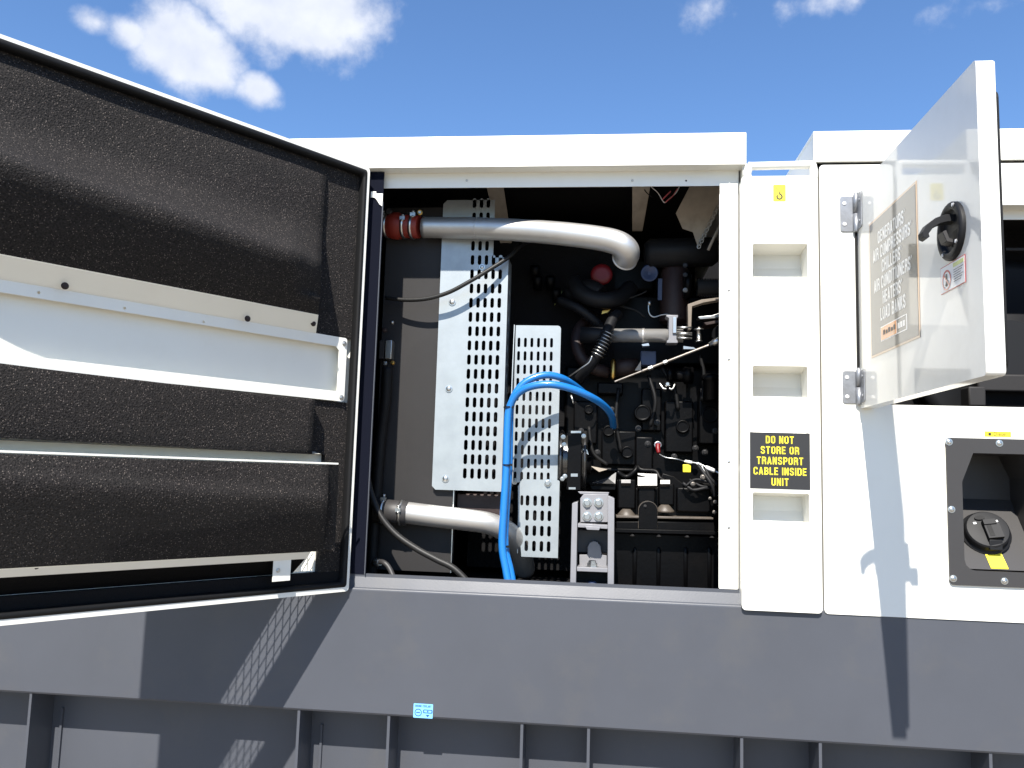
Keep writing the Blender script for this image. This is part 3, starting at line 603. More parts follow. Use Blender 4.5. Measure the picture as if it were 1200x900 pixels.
# tray
mb = MB()
hl = [(TS0+.028, TZ0+.030), (TS0+.028, TZ1-.042), (TS0+.040, TZ1-.030), (S1-.07, TZ1-.030), (S1-.07, TZ0+.030)]
mb.plate(rrect(TS0, TS1, TZ0, TZ1, .008), [hl]+[circ(s_, z_, .0035, 8) for s_, z_ in ((.723, .3885), (.514, .3865), (.722, .2235), (.513, .2235), (.92, .2245), (.92, .392))], .0025, Fd(-.012), 'white')
mb.build('tray_frame', door)
mb = MB(); dbox(mb, TS0+.006, TS1-.006, -.0415, -.039, TZ0+.006, TZ1-.006, 'white'); mb.build('tray_back', door)
mb = MB(); dbox(mb, TS0+.006, TS1-.006, -.0385, -.0135, TZ0+.0065, TZ0+.0085, 'white'); dbox(mb, TS0+.006, TS1-.006, -.0385, -.0135, TZ1-.0085, TZ1-.0065, 'white'); dbox(mb, TS0+.006, TS0+.008, -.0385, -.0135, TZ0+.009, TZ1-.009, 'white'); mb.build('tray_edge', door)
for s_, z_ in ((.0555, .391), (.0555, .222)): bolt(door, D(s_, -.0105, z_), .006, 'hex', rot=(0, 0, math.radians(53)))
# lower carrier shelf with bolts and hanging bracket
mb = MB(); prof = [(.044, -.2365), (.026, -.258), (.020, -.258), (.020, -.2365)]
mb.sweep(prof, [lambda a, b, s_=s_: D(s_, a, b) for s_ in (.172, 1.135)], 'white'); mb.build('lower_shelf', door, bevel=.0006)
mb = MB(); mb.add([D(.172, .0205, -.2575), D(1.135, .0205, -.2575), D(1.135, -.0435, -.3062), D(.172, -.0435, -.3062)], [(0, 1, 2, 3), (3, 2, 1, 0)], 'inwall'); mb.build('shelf_closure', door)
mb = MB(); dbox(mb, .222, .278, .022, .025, -.316, -.250, 'white'); mb.build('shelf_bracket', door, bevel=.0006)
for u, v in ((42, 664), (268, 650.5)):
    d = ray(u, v); t_ = ((D(0, .036, 0)-CAM).dot(nd_))/d.dot(nd_); bolt(door, CAM+d*t_, .006, 'hex', 'cast', rot=(0, 0, math.radians(53)))
bolt(door, D(.263, .0255, -.285), .005, 'hex', rot=(0, 0, math.radians(53)))
# welded wire screen in the louvre opening
mb = MB(); nn = -TH-.0022; sp_s, sp_z, wr = .0432, .0425, .0019
k = .10
while k < S1-.10: dbox(mb, k-wr, k+wr, nn-.0012, nn+.0004, mz0, mz1, 'white'); k += sp_s
k = mz0
while k < mz1: dbox(mb, .10, S1-.10, nn-.0030, nn-.0014, k-wr, k+wr, 'white'); k += sp_z
scr = mb.build('mesh_screen', door); scr['kind'] = 'stuff'

# ---- the small glossy control door, square to the wall
cdx = .7631; cz0, cz1 = .2250, .8865; CW = .793
Cd = lambda a, z, c: Vector((cdx+c, -.004-a, z))      # a outwards from the hinge, c into the door (towards +x)
mb = MB()
mb.plate(rrect(0, CW, cz0, cz1, .010), [], .002, lambda p: Cd(p[0], p[1], .001+p[2]), 'door_white')
TD = .036
def cbox(mb, a0, a1, z0, z1, c0, c1, m): mb.box(a0, a1, z0, z1, c0, c1, m, lambda p: Cd(*p))
cbox(mb, CW-.0022, CW, cz0+.010, cz1-.010, .0022, TD, 'door_white'); cbox(mb, .010, CW-.010, cz1-.002, cz1, .0022, TD, 'door_white'); cbox(mb, .010, CW-.010, cz0, cz0+.002, .0022, TD, 'door_white'); cbox(mb, 0, .002, cz0+.01, cz1-.01, .0022, TD, 'door_white')
for ca, cz, a0 in ((CW-.010, cz1-.010, 0), (CW-.010, cz0+.010, 270), (.010, cz1-.01, 90), (.01, cz0+.01, 180)):
    pts = qarc(ca, cz, .010, a0); pin = qarc(ca, cz, .008, a0)
    mb.sweep([(0, 0), (1, 0), (1, 1), (0, 1)], [lambda a, b, p=p, q=q: Cd(p[0]*(1-a)+q[0]*a, p[1]*(1-a)+q[1]*a, .0022+(TD-.0022)*b) for p, q in zip(pts, pin)], 'door_white')
mb.plate(rrect(.001, CW-.001, cz0+.001, cz1-.001, .009), [rrect(.02, CW-.02, cz0+.02, cz1-.02, .006)], .002, lambda p: Cd(p[0], p[1], TD+.001+p[2]), 'door_white')
cdo = mb.build('control_door', can, label='small glossy white door with a dark poster and black latch, open square to the wall')
mb = MB(); cbox(mb, .024, CW-.024, cz0+.03, cz1-.03, TD-.012, TD+.007, 'foam'); mb.build('foam_lining', cdo)
mb = MB(); mb.plate(rrect(.010, CW-.008, cz0+.012, cz1-.06, .02), [rrect(.03, CW-.028, cz0+.034, cz1-.085, .01)], .008, lambda p: Cd(p[0], p[1], TD+.0065+p[2]), 'black'); mb.build('edge_seal', cdo)
def on_door(u, v):
    d = ray(u, v); t_ = (cdx-CAM.x)/d.x; q = CAM+d*t_; return (-.004-q.y, q.z)
# hinges
def hinge(v0, v1):
    zc = (W(997, v0).z+W(997, v1).z)/2; h = (W(997, v0).z-W(997, v1).z)/2-.004
    mb = MB(); xh = .7605
    mb.plate(rrect(xh-.046, xh-.006, zc-h+.004, zc+h-.004, .008), [], .003, Fy(YP-.0035), 'hingezinc')
    mb.lathe((xh-.002, -.012, zc-h), (0, 0, 1), [(0, .007), (.003, .0085), (h-.0015, .0085)], 'hingezinc', 14); mb.lathe((xh-.002, -.012, zc+.001), (0, 0, 1), [(0, .0085), (h-.005, .0085), (h-.001, .006), (h+.004, .005)], 'hingezinc', 14)
    mb.plate(rrect(.014, .052, zc-h+.004, zc+h-.004, .008), [], .0025, lambda p: Cd(p[0], p[1], -.0022+p[2]), 'hingezinc')
    for dz in (-h*.55, h*.55):
        mb.lathe((xh-.034, YP-.005, zc+dz), (0, -1, 0), [(0, .006), (.0015, .0056), (.002, .003)], 'labwhite', 12)
        mb.lathe(Cd(.035, zc+dz, -.0035), (-1, 0, 0), [(0, .006), (.002, .004)], 'hingezinc', 10)
    mb.build('hinge', cdo)
hinge(228, 275); hinge(432, 476)
mb = MB(); mb.box(.7560, .7622, -.0035-.006, -.0037, cz0+.02, cz1-.03, 'black'); mb.build('hinge_seal', cdo)
# poster
pa, pz1 = on_door(1019, 268); pb, pz1b = on_door(1074, 206); _, pz0 = on_door(1021, 420); pbb, pz0b = on_door(1078, 396)
pz1 = (pz1+pz1b)/2; pz0 = (pz0+pz0b)/2
pw = pb-pa; ph = pz1-pz0
mb = MB(); fp = lambda c: (lambda p: Cd(p[0], p[1], c-(p[2] if len(p) > 2 else 0)))
mb.plate(rrect(pa, pb, pz0, pz1), [], .0008, fp(-.0010), 'tan'); mb.plate(rrect(pa+.006, pb-.006, pz0+.006, pz1-.006), [], .0004, fp(-.0018), 'poster')
pc = (pa+pb)/2
lines = ['GENERATORS', 'AIR COMPRESSORS', 'CHILLERS', 'AIR CONDITIONERS', 'HEATERS', 'LOAD BANKS']
for i, s_ in enumerate(lines):
    letters(mb, s_+('°' if i != 5 else ''), pc, pz1-ph*.205-i*ph*.112, ph*.090, fp(-.0024), 'posttext', xs=pw*.84/(68*ph*.090/7), wt=1.22)
lz = pz0+ph*.085; lh = ph*.105
mb.plate(rrect(pc-pw*.26, pc+pw*.28, lz, lz+lh), [rrect(pc+pw*.075, pc+pw*.265, lz+.003, lz+lh-.003)], .0004, fp(-.0024), 'posttext')
mb.plate(rrect(pc-pw*.25, pc+pw*.07, lz+.003, lz+lh-.003), [], .0004, fp(-.0030), 'orange')
for k in range(5): mb.plate(rrect(pc-pw*(.20-.055*k), pc-pw*(.20-.055*k)+pw*.035, lz+lh*.38, lz+lh*(.62 if k % 2 else .7)), [], .0004, fp(-.0036), 'labblack')
for k in range(3): mb.plate(rrect(pc+pw*(.10+.05*k), pc+pw*(.135+.05*k), lz+lh*.32, lz+lh*.68), [], .0004, fp(-.0024), 'posttext')
mb.build('poster', cdo, label='tall dark poster listing rental equipment in white capitals with an orange logo box', doubles=False)
# prohibition label
qa, qz1 = on_door(1103, 313); qb, _ = on_door(1131, 305); _, qz0 = on_door(1104, 345); qw = qb-qa; qh = qz1-qz0
_, t1 = on_door(1131, 302); _, t0 = on_door(1131, 330); qz1 = (qz1+t1)/2; qz0 = (qz0+t0)/2; qh = qz1-qz0
mb = MB(); mb.plate(rrect(qa-.002, qb+.002, qz0-.002, qz1+.002), [], .0006, fp(-.0010), 'redprint'); mb.plate(rrect(qa, qb, qz0, qz1), [], .0004, fp(-.0016), 'labwhite')
cr_ = qw*.19; cxq, czq = qa+qw*.26, (qz0+qz1)/2-.004
mb.plate(circ(cxq, czq, cr_, 24), [circ(cxq, czq, cr_*.82, 24)], .0004, fp(-.0022), 'redprint'); stroke(mb, [(cxq-cr_*.65, czq+cr_*.65), (cxq+cr_*.65, czq-cr_*.65)], cr_*.17, fp(-.0027), 'redprint')
stroke(mb, [(cxq, czq+cr_*.6), (cxq, czq-cr_*.6)], cr_*.35, fp(-.0023), 'labblack'); stroke(mb, [(cxq-cr_*.3, czq-cr_*.5), (cxq+cr_*.4, czq-cr_*.1)], cr_*.16, fp(-.0024), 'labblack')
mb.plate(rrect(qa+qw*.55, qb-.004, qz1-qh*.22, qz1-.004), [], .0004, fp(-.0022), 'greenprint')
for k in range(6): mb.plate(rrect(qa+qw*.56, qb-.006-(k % 3)*.006, qz1-qh*(.34+.09*k), qz1-qh*(.32+.09*k)), [], .0004, fp(-.0022), 'labblack')
mb.build('prohibition_label', cdo, label='small white label with a red ring sign below the black latch', doubles=False)
# latch: oval dish with hooked paddle
la, lz_ = on_door(1115, 268); la0, _ = on_door(1103, 268); la1, _ = on_door(1135, 262); _, zt1 = on_door(1126, 230); _, zb1 = on_door(1118, 305)
la = (la0+la1)/2-.006; ra = .064; zc = (zt1+zb1)/2; rz = (zt1-zb1)/2
el = lambda r, n=28: [(la+ra*r*math.cos(2*math.pi*k/n), zc+rz*r*math.sin(2*math.pi*k/n)) for k in range(n)]
mb = MB(); rings = [(1.0, -.0002), (1.0, -.007), (.95, -.011), (.80, -.012), (.74, -.010), (.70, -.002)]
vs = []
for r, c in rings: vs += [Cd(a, z, c) for a, z in el(r)]
mb.add(vs, [(k*28+i, k*28+(i+1) % 28, (k+1)*28+(i+1) % 28, (k+1)*28+i) for k in range(5) for i in range(28)]+[tuple(5*28+i for i in range(28))], 'plastic', True)
dish = mb
hk = [(.002, .034), (-.020, .034), (-.042, .026), (-.060, .012), (-.070, -.006), (-.069, -.017), (-.061, -.021), (-.055, -.016), (-.057, -.009), (-.047, .005), (-.032, .014), (-.016, .018), (.0, .018)]
pts = [(c, zc+z) for c, z in hk]
mb.plate([(c, z) for c, z in pts], [], .026, lambda p: Cd(la+.002+p[2], p[1], p[0]), 'plastic')
mb.plate([(-.030, zc-.006), (-.022, zc-.028), (-.004, zc-.032), (-.002, zc-.024), (-.016, zc-.020), (-.022, zc-.002)], [], .030, lambda p: Cd(la+.004+p[2], p[1], p[0]), 'frameplastic')
mb.box(la+ra*.15, la+ra*.6, zc-rz*.55, zc-rz*.05, -.006, -.0025, 'black', lambda p: Cd(p[0], p[1], p[2]))
for k, (a, z) in enumerate(((la+ra*.45, zc+rz*.78), (la+ra*.62, zc-rz*.52), (la-ra*.45, zc-rz*.72))): mb.lathe(Cd(a, z, -.011), (-1, 0, 0), [(0, .0055), (.002, .005), (.003, .002)], 'labwhite', 12)
mb.build('latch_handle', cdo, label='black oval latch dish with its hooked paddle pulled out', bevel=.0008)
mb = MB(); cbox(mb, la-.02, la+.02, zc-.03, zc+.04, TD+.002, TD+.032, 'plastic'); cbox(mb, la-.012, la+.012, zc-.05, zc-.02, TD+.032, TD+.055, 'steel'); mb.build('latch_body', cdo, bevel=.002)

# ------------------------------------------------------------------ things in the engine bay
# dark side plate beside the radiator
mb = MB(); ys = .26
mb.plate([(W(452, 300, ys).x, -.33), (W(531, 620, ys).x, -.33), (W(531, 620, ys).x, .93), (W(452, 300, ys).x, .93)], [], .004, Fy(ys), 'darkgrey')
xr_ = W(531, 620, ys).x
mb.box(xr_-.002, xr_+.001, ys-.012, ys+.02, -.33, .4, 'steel')
rad = mb.build('radiator_side_plate', None); tag(rad, 'plain dark grey upright plate left of the tall slotted guard', 'panel')
mb = MB(); mb.box(W(536, 600, .3).x, .05, .55, .62, -.34, .93, 'inwall'); mb.build('radiator_core', rad)
mb = MB(); q0, q1 = W(536, 578, .3), W(595, 608, .3); mb.box(q0.x, q1.x, .29, .36, q1.z, q0.z, 'cast'); mb.build('radiator_foot', rad, bevel=.004)

def slotp(x, z, w_, h_): 
    r = w_/2; return [(x+r*math.cos(math.radians(a)), z-(h_/2-r)+r*math.sin(math.radians(a))) for a in (180, 225, 270, 315, 360)]+[(x+r*math.cos(math.radians(a)), z+(h_/2-r)+r*math.sin(math.radians(a))) for a in (0, 45, 90, 135, 180)]
# tall slotted guard
yg = .24; xl = -.5555; xr = -.3195; xn = -.3733; zt_, zn, zb_ = .950, W(588, 302, yg).z, W(550, 575, yg).z
out_ = [(xl+.012, zb_), (xr, zb_), (xr, zn), (xn, zn), (xn, zt_), (xl+.014, zt_), (xl, zt_-.014), (xl, zb_+.012)]
cols = [W(u, 420, yg).x for u in (549.6, 558, 566.2, 574.6, 583)]; rows = [W(566, 338.2+16.7*k, yg).z for k in range(-6, 14)]
sl_ = [slotp(x, z, .0125, .0355) for k, z in enumerate(rows) for i, x in enumerate(cols) if not (i > 2 and k < 4)]
mb = MB(); mb.plate(out_, sl_, .002, Fy(yg), 'galv')
# return flange running back on the right side, slotted too
sf = [slotp(yg+.05, z, .012, .030) for z in rows[5:]]
mb.plate([(yg+.0012, zb_), (yg+.10, zb_), (yg+.10, zn), (yg+.0012, zn)], [[(a, b) for a, b in h] for h in sf], .002, lambda p: Vector((xr-.001+p[2], p[0], p[1])), 'galv')
mb.plate([(yg+.0012, xl+.02), (yg+.03, xl+.02), (yg+.03, xr-.003), (yg+.0012, xr-.003)], [], .002, lambda p: Vector((p[1], p[0], zb_+.001+p[2])), 'galv')
g1 = mb.build('slotted_guard', None); tag(g1, 'tall galvanised guard plate with columns of upright slots, left of the blue hoses', 'guard')
for u, v in ((530, 354), (526, 455.5), (522, 561)): bolt(g1, W(u, v, yg-.0015), .0095, 'round')
bolt(g1, W(565, 313, yg-.0015), .0075, 'round')
# lower slotted guard
yh = .27; xl2 = W(604, 400, yh).x; xr2 = W(657, 400, yh).x; zt2 = W(630, 381.5, yh).z; zb2 = W(630, 566, yh).z
cols = [W(u, 420, yh).x for u in (607.6, 615.2, 622.8, 630.6, 638.3, 645.9)]; rows = [W(626, 401.5+15.75*k, yh).z for k in range(11)]
mb = MB(); mb.plate([(xl2, zb2), (xr2, zb2), (xr2, zt2-.010), (xr2-.003, zt2-.003), (xr2-.010, zt2), (xl2, zt2)], [slotp(x, z, .0098, .0335) for z in rows for x in cols[0 if False else 0:]], .002, Fy(yh), 'galv')
mb.plate([(yh-.07, zb2+.03), (yh-.0012, zb2), (yh-.0012, zt2), (yh-.012, zt2)], [], .002, lambda p: Vector((xl2-.004+p[2], p[0], p[1])), 'galv')
g2 = mb.build('slotted_guard', None); tag(g2, 'shorter galvanised guard plate with six slot columns, behind the looping blue hoses', 'guard')
yk = .262; z3t, z3b = W(630, 562, yk).z, W(630, 653, yk).z; xk1 = W(655, 600, yk).x
pt = [(W(611, 652, yk).x, z3b), (xk1, z3b), (xk1, z3t-.004), (xk1-.004, z3t), (W(612, 562, yk).x, z3t), (W(607, 572, yk).x, z3t-.025), (W(607, 620, yk).x, z3t-.13)]
cols = [W(u, 600, yk).x for u in (617.9, 626.8, 635.5, 643.9)]; rows = [W(628, v, yk).z for v in (586.8, 604.1, 622, 640)]
ho = [slotp(x, z, .0122, .0355) for z in rows for x in cols]+[slotp(W(609.8, 600, yk).x+.004, rows[0], .010, .034)]
mb = MB(); mb.plate(pt, ho, .002, Fy(yk), 'galv')
mb.plate([(yk+.0012, z3b+.01), (yk+.05, z3b+.14), (yk+.05, z3t), (yk+.0012, z3t-.02)], [], .002, lambda p: Vector((W(607, 620, yk).x+p[2], p[0], p[1])), 'galv')
g3 = mb.build('slotted_guard', None); tag(g3, 'small galvanised guard piece with sloping left side, bolted under the shorter guard', 'guard')
bolt(g3, W(642, 566, yk-.0015), .0095, 'hex'); bolt(g3, W(603, 564, yk+.03), .008, 'hex')

# pipes
def clampband(parent, P, T, r, wdt=.012, side=None, key='steel'):
    mb = MB(); mb.lathe(P-T*wdt/2, T, [(0, r*.99), (.0006, r+.0022), (wdt-.0006, r+.0022), (wdt, r*.99)], key, 28)
    q = P+(side or Vector((0, -.6, .8))).normalized()*(r+.006); mb.lathe(q-Vector((0, 0, .011)), (0, .3, 1), [(0, .0055), (.006, .0055), (.0062, .0035), (.020, .0035), (.0202, .006), (.027, .006)], key, 8)
    mb.box(q.x-.009, q.x+.009, q.y-.003, q.y+.006, q.z-.006, q.z+.006, key)
    return mb.build('hose_clamp', parent)
pt = [W(496, 266.5, .215), W(530, 267, .205), W(560, 267.5, .19), W(610, 270, .155), W(660, 274, .11), W(700, 279, .085), W(722, 284, .075), W(733, 291, .08), W(735, 298, .10), W(732, 303, .125)]
mb = MB(); mb.tube(pt, .0375, 'alu', 32, 8, rfun=lambda t: .0365+.0035*math.sin(min(1, t*1.1)*math.pi/2)**2*(1 if t < .8 else 1)); Pp, Tt = mb.last
mb.ring(Pp[-1], Tt[-1], .0398, .0032, 'alu', 32, 8)
for k in (16,): mb.ring(Pp[k], Tt[k], .0375, .0012, 'alu', 32, 6)
up_ = mb.build('charge_air_pipe', None); tag(up_, 'thick silver pipe running across the top of the opening from a red coupler', 'pipe')
c1, c0 = W(497, 266, .216), W(444, 264, .235); ax = (c1-c0).normalized()
mb = MB(); mb.lathe(c0, ax, [(0, .036), (.03, .037), (.040, .041), (.055, .0475), (.075, .047), (.088, .0425), (.098, .0405), (.15, .0400), (.152, .037)], 'red', 32); cp = mb.build('red_coupler', up_)
for t_, sd_ in ((.033, (-.2, -.8, .6)), (.098, (0, -.9, .3)), (.128, (.1, -.75, .7))): clampband(up_, c0+ax*t_, ax, .042, .011, Vector(sd_))
mb = MB(); q = W(492, 249, .18); mb.ring(q, (0, -1, 0), .0075, .003, 'brass', 16, 6); mb.lathe(q, (0, -1, 0), [(0, .006), (.004, .005)], 'steel', 6); mb.build('clamp_bolt', up_)
mb = MB(); q = W(456, 248, .2); mb.lathe(q, (0, -1, 0), [(-.02, .012), (.005, .012), (.008, .008)], 'darkgrey', 16); mb.build('clamp_bolt', up_)
pt = [W(470, 600, .20), W(510, 605, .20), W(545, 609, .205), W(575, 614, .22), W(598, 626, .26), W(610, 645, .33), W(615, 668, .42)]
mb = MB(); mb.tube(pt, .036, 'alu', 32, 8); lp = mb.build('coolant_pipe', None); tag(lp, 'silver pipe curving from a grey rubber coupler low in the opening', 'pipe')
c0, c1 = W(440, 598, .2), W(478, 602, .2); ax = (c1-c0).normalized()
mb = MB(); mb.lathe(c0, ax, [(0, .040), ((c1-c0).length-.002, .0405), ((c1-c0).length, .0385)], 'frameplastic', 32); mb.build('rubber_coupler', lp)
clampband(lp, W(449, 599, .2), ax, .0405, .010, Vector((.1, -.5, .9))); clampband(lp, W(470, 601, .2), ax, .0405, .010, Vector((0, -1, .25)))

# blue hoses and their ties
def hose(name, pts, r, m, label, cat, group=None, seg=14):
    mb = MB(); mb.tube(pts, r, m, seg, 8); o = mb.build(name, None); tag(o, label, cat, group); return o
hb = .10
hose('blue_hose', [W(597, 690, .075), W(593, 668, .085), W(588.5, 640, .09), W(590, 600, .095), W(593, 550, .10), W(594.5, 500, .10), W(597, 478, .10), W(606, 462, .09), W(622, 453, .075), W(645, 450.5, .07), W(668, 455, .085), W(690, 464, .12), W(706, 474, .18), W(716, 486, .26), W(719, 500, .36)], .0120, 'blue', 'bright blue hose in front, looping lower over the slotted guards into the engine', 'hose', 'pair of blue hoses')
hose('blue_hose', [W(602, 690, .095), W(598, 668, .105), W(592, 640, .112), W(593, 600, .118), W(596.5, 550, .123), W(597.5, 500, .125), W(599.5, 472, .13), W(610, 453, .135), W(625, 443, .14), W(642, 439.5, .15), W(658, 443, .17), W(672, 451, .22), W(686, 462, .30)], .0118, 'blue', 'bright blue hose behind, arching higher over the slotted guards', 'hose', 'pair of blue hoses')
for i, (u, v, la_) in enumerate(((596, 477.5, 'uppermost'), (594.5, 545, 'middle'), (591, 640, 'lowest'))):
    c = W(u, v, .112); mb = MB(); mb.sweep([(-.0022, -.001), (.0022, -.001), (.0022, .0012), (-.0022, .0012)], [lambda a, b, t_=2*math.pi*k/24: c+Vector((math.cos(t_)*(.0150+b), math.sin(t_)*(.0262+b), a+.0)) for k in range(25)], 'black', cap=False)
    mb.box(c.x+.010, c.x+.018, c.y-.022, c.y-.014, c.z-.003, c.z+.004, 'black'); o = mb.build('cable_tie', None); tag(o, '%s of the three black cable ties round the blue hoses' % la_, 'cable tie', 'cable ties on the blue hoses')
# black cables
o = hose('black_cable', [W(452, 349, .215), W(475, 351.5, .20), W(500, 350, .19), W(525, 343, .185), W(550, 330, .185), W(575, 315, .195), W(598, 300, .22), W(615, 285, .28), W(640, 280, .42)], .0072, 'cable', 'thin black cable crossing the top of the tall slotted guard', 'cable')
o = hose('black_cable', [W(428, 540, .20), W(434, 575, .14), W(446, 604, .12), W(464, 626, .11), W(488, 643, .10), W(512, 656, .09), W(533, 667, .08), W(556, 690, .07)], .0102, 'cable', 'thick black cable sagging from the left jamb to the sill', 'cable')
o = hose('grey_hose', [W(432, 664, .25), W(442, 659, .16), W(449, 659, .12), W(455, 664, .11), W(460, 674, .10), W(464, 686, .09)], .0085, 'frameplastic', 'short grey hose with a white fitting in the bottom left corner', 'hose')
mb = MB(); mb.lathe(W(439, 659, .165), W(449, 659.5, .115)-W(439, 659, .165), [(0, .010), (.01, .011), (.012, .014), (.022, .014), (.024, .0105), (.04, .0105)], 'steel', 8); mb.build('hose_fitting', o)
o = hose('black_cable', [W(434, 690, .2), W(440, 600, .22), W(446, 520, .22), W(452, 470, .21), W(454, 430, .2)], .019, 'black', 'black hose climbing the shaded left side of the opening', 'hose')
# valve block on the left
q = W(455, 410, .19)
vb = thing('valve_block', (q.x, .2, q.z-.06), 'small steel filter block with brass plug on the dark left side of the opening', 'valve')
def bx(name, parent, u0, u1, v0, v1, y0, y1, m, bevel=.002, **k):
    a = W((u0+u1)/2, (v0+v1)/2, y0); s_ = (2.5+y0)/FPX; mb = MB(); mb.box(a.x-(u1-u0)/2*s_, a.x+(u1-u0)/2*s_, y0, y1, a.z-(v1-v0)/2*s_, a.z+(v1-v0)/2*s_, m); return mb.build(name, parent, bevel=bevel, **k)
bx('block_body', vb, 451, 459, 398, 421, .20, .24, 'steel'); bx('block_side', vb, 444, 450.5, 398, 421, .205, .24, 'darkgrey'); bx('block_neck', vb, 449, 453, 423, 428, .21, .23, 'steel')
mb = MB(); mb.lathe(W(460.5, 425.5, .21), (0, -1, 0), [(0, .008), (.008, .008), (.012, .004)], 'brass', 12); mb.build('brass_plug', vb)
mb = MB(); mb.lathe(W(451, 387, .22), (0, -1, 0), [(0, .009), (.008, .009), (.010, .004)], 'cast', 12); mb.build('sensor', vb)
mb = MB(); mb.lathe(W(460, 379.5, .2), (0, -.6, .5), [(0, .006), (.01, .006), (.012, .003)], 'steel', 8); mb.build('banjo_bolt', vb)

# engine
eng = thing('engine', (.15, .7, -.36), 'black diesel engine filling the dark right side of the open bay', 'engine')
def cyl(name, parent, u, v, y, ax, prof, m, seg=28, **k):
    mb = MB(); mb.lathe(W(u, v, y), ax, prof, m, seg); return mb.build(name, parent, **k)
def tub(name, parent, pts, r, m, seg=12, **k):
    mb = MB(); mb.tube([W(*p) for p in pts], r, m, seg, 7); return mb.build(name, parent, **k)
bx('engine_block', eng, 662, 850, 430, 570, .52, 1.1, 'engine', .012)
bx('cylinder_head', eng, 672, 850, 345, 428, .58, 1.0, 'engine', .01)
bx('rocker_cover', eng, 640, 770, 300, 344, .62, .95, 'engine', .02)
# ribs, bosses, plugs on the block face
for u0, u1, v0, v1, y0 in ((672, 700, 470, 520, .47), (705, 745, 505, 545, .47), (752, 775, 455, 505, .48), (780, 812, 470, 530, .46), (820, 846, 455, 520, .45), (672, 760, 548, 553, .43), (700, 730, 448, 462, .45), (745, 765, 512, 560, .45)):
    bx('casting_boss', eng, u0, u1, v0, v1, y0, .53, 'engine', .006)
for u, v, r in ((753, 484, .03), (735, 530, .022), (713, 505, .02), (800, 500, .024), (832, 486, .03), (690, 480, .016)):
    cyl('core_plug', eng, u, v, .455, (0, -1, 0), [(-.03, r), (.006, r), (.009, r*.8), (.004, r*.7)], 'engine')
for u, v in ((748, 502), (759, 520), (770, 495), (790, 535), (815, 525), (700, 530), (681, 505), (826, 530), (717, 480), (838, 505)):
    bolt(eng, W(u, v, .45), .008, 'hex', 'blackbolt')
# side cover with stepped, hollowed top
cov = MB()
yc = .36
def prism(mb, pts, y0, y1, m):
    P_ = [W(u, v, y0) for u, v in pts]; n = len(P_); s_ = [Vector((p.x, y1, p.z)) for p in P_]
    mb.add(P_+s_, [tuple(range(n-1, -1, -1)), tuple(range(n, 2*n))]+[(i, (i+1) % n, n+(i+1) % n, n+i) for i in range(n)], m)
    return mb
prism(cov, [(722, 562), (727, 608), (838, 612), (838, 572), (832, 566), (800, 566), (790, 558), (776, 554), (772, 570), (768, 572), (768, 558), (748, 557), (746, 572), (738, 565)], .40, .52, 'engine')
side = cov.build('side_cover', eng, bevel=.004)
for (u0, u1, v0, v1, y0) in ((724, 745, 562, 596, .375), (748, 768, 569, 596, .345), (772, 790, 567, 592, .375), (794, 832, 572, 600, .36)):
    bx('cover_step', side, u0, u1, v0, v1, y0, .42, 'engine', .006)
for u, v, y in ((734, 597, .36), (779, 592, .365)):
    mb = MB(); p = W(u, v+7, y); R_ = .032; mb.lathe(p+Vector((0, -.005, -.004)), (0, 0, 1), [(0, R_), (.006, R_), (.022, R_*.55), (.026, R_*.4)], 'lit_casting', 24); mb.build('cover_dome', side)
mb = MB(); c = W(759.5, 600, .315); R_ = .031
pts2 = [(c.x+R_*math.cos(math.radians(a)), c.z+.004+R_*math.sin(math.radians(a))) for a in range(0, 181, 15)]+[(c.x-R_, c.z-.057), (c.x+R_, c.z-.057)]
pts3 = [(c.x+(a-c.x)*1.07, b+.0025*(b > c.z)) for a, b in pts2]
mb.plate(pts2, [], .06, Fy(.343), 'engine'); mb.plate(pts3, [], .012, Fy(.330), 'lit_casting'); mb.build('cover_arch', side, bevel=.003)
bolt(side, W(756, 593, .311), .004, 'hex', 'darkgrey')
mb = MB(); prism(mb, [(722, 604), (836, 606.5), (836, 609), (722, 607)], .315, .40, 'lit_casting'); mb.build('cover_ledge', side, bevel=.002)
mb = MB(); prism(mb, [(722, 611), (836, 611), (840, 624), (722, 622)], .325, .40, 'engine'); mb.build('cover_skirt', side, bevel=.003)
mb = MB(); prism(mb, [(721, 619.5), (840, 622.5), (840, 627), (721, 624)], .305, .42, 'engine'); mb.build('sump_flange', side, bevel=.0015)
for u in (741, 772, 805, 834): bolt(side, W(u, 628+(u-740)*.02, .315), .0065, 'hex', 'darkgrey', rot=(math.radians(-90), 0, 0))
# black pads under the glossy slopes where the sun reaches the cover
mb = MB(); prism(mb, [(747.5, 556), (769, 562), (770, 569), (748, 568)], .345, .352, 'engine'); mb.build('cover_pad', side, bevel=.001)
mb = MB(); prism(mb, [(690, 566), (722, 566), (721, 574), (694, 574)], .37, .46, 'engine'); mb.build('casting_pad', side, bevel=.001)
# glossy black slopes, added and tilted to throw back the sun's glare
def slope(name, quad, m, parent=side):
    mb = MB(); a = [W(u, v, y) for u, v, y in quad]; d = Vector((0, .01, -.01)); b2 = [p+d for p in a]
    mb.add(a+b2, [(0, 1, 2, 3), (7, 6, 5, 4), (0, 4, 5, 1), (1, 5, 6, 2), (2, 6, 7, 3), (3, 7, 4, 0)], m); mb.build(name, parent)
slope('glare_face', [(747.5, 569, .33), (770, 569, .33), (770, 555.5, .352), (747.5, 554.5, .352)], 'gloss')
slope('glare_face', [(692, 566, .36), (721, 567, .36), (722, 553.5, .383), (712, 560, .375)], 'gloss')
slope('glare_face', [(728, 566, .36), (739, 566, .36), (739, 562, .367), (728, 562, .367)], 'gloss'); slope('glare_face', [(774, 567, .36), (785, 567, .36), (785, 562.5, .367), (774, 562.5, .367)], 'gloss')
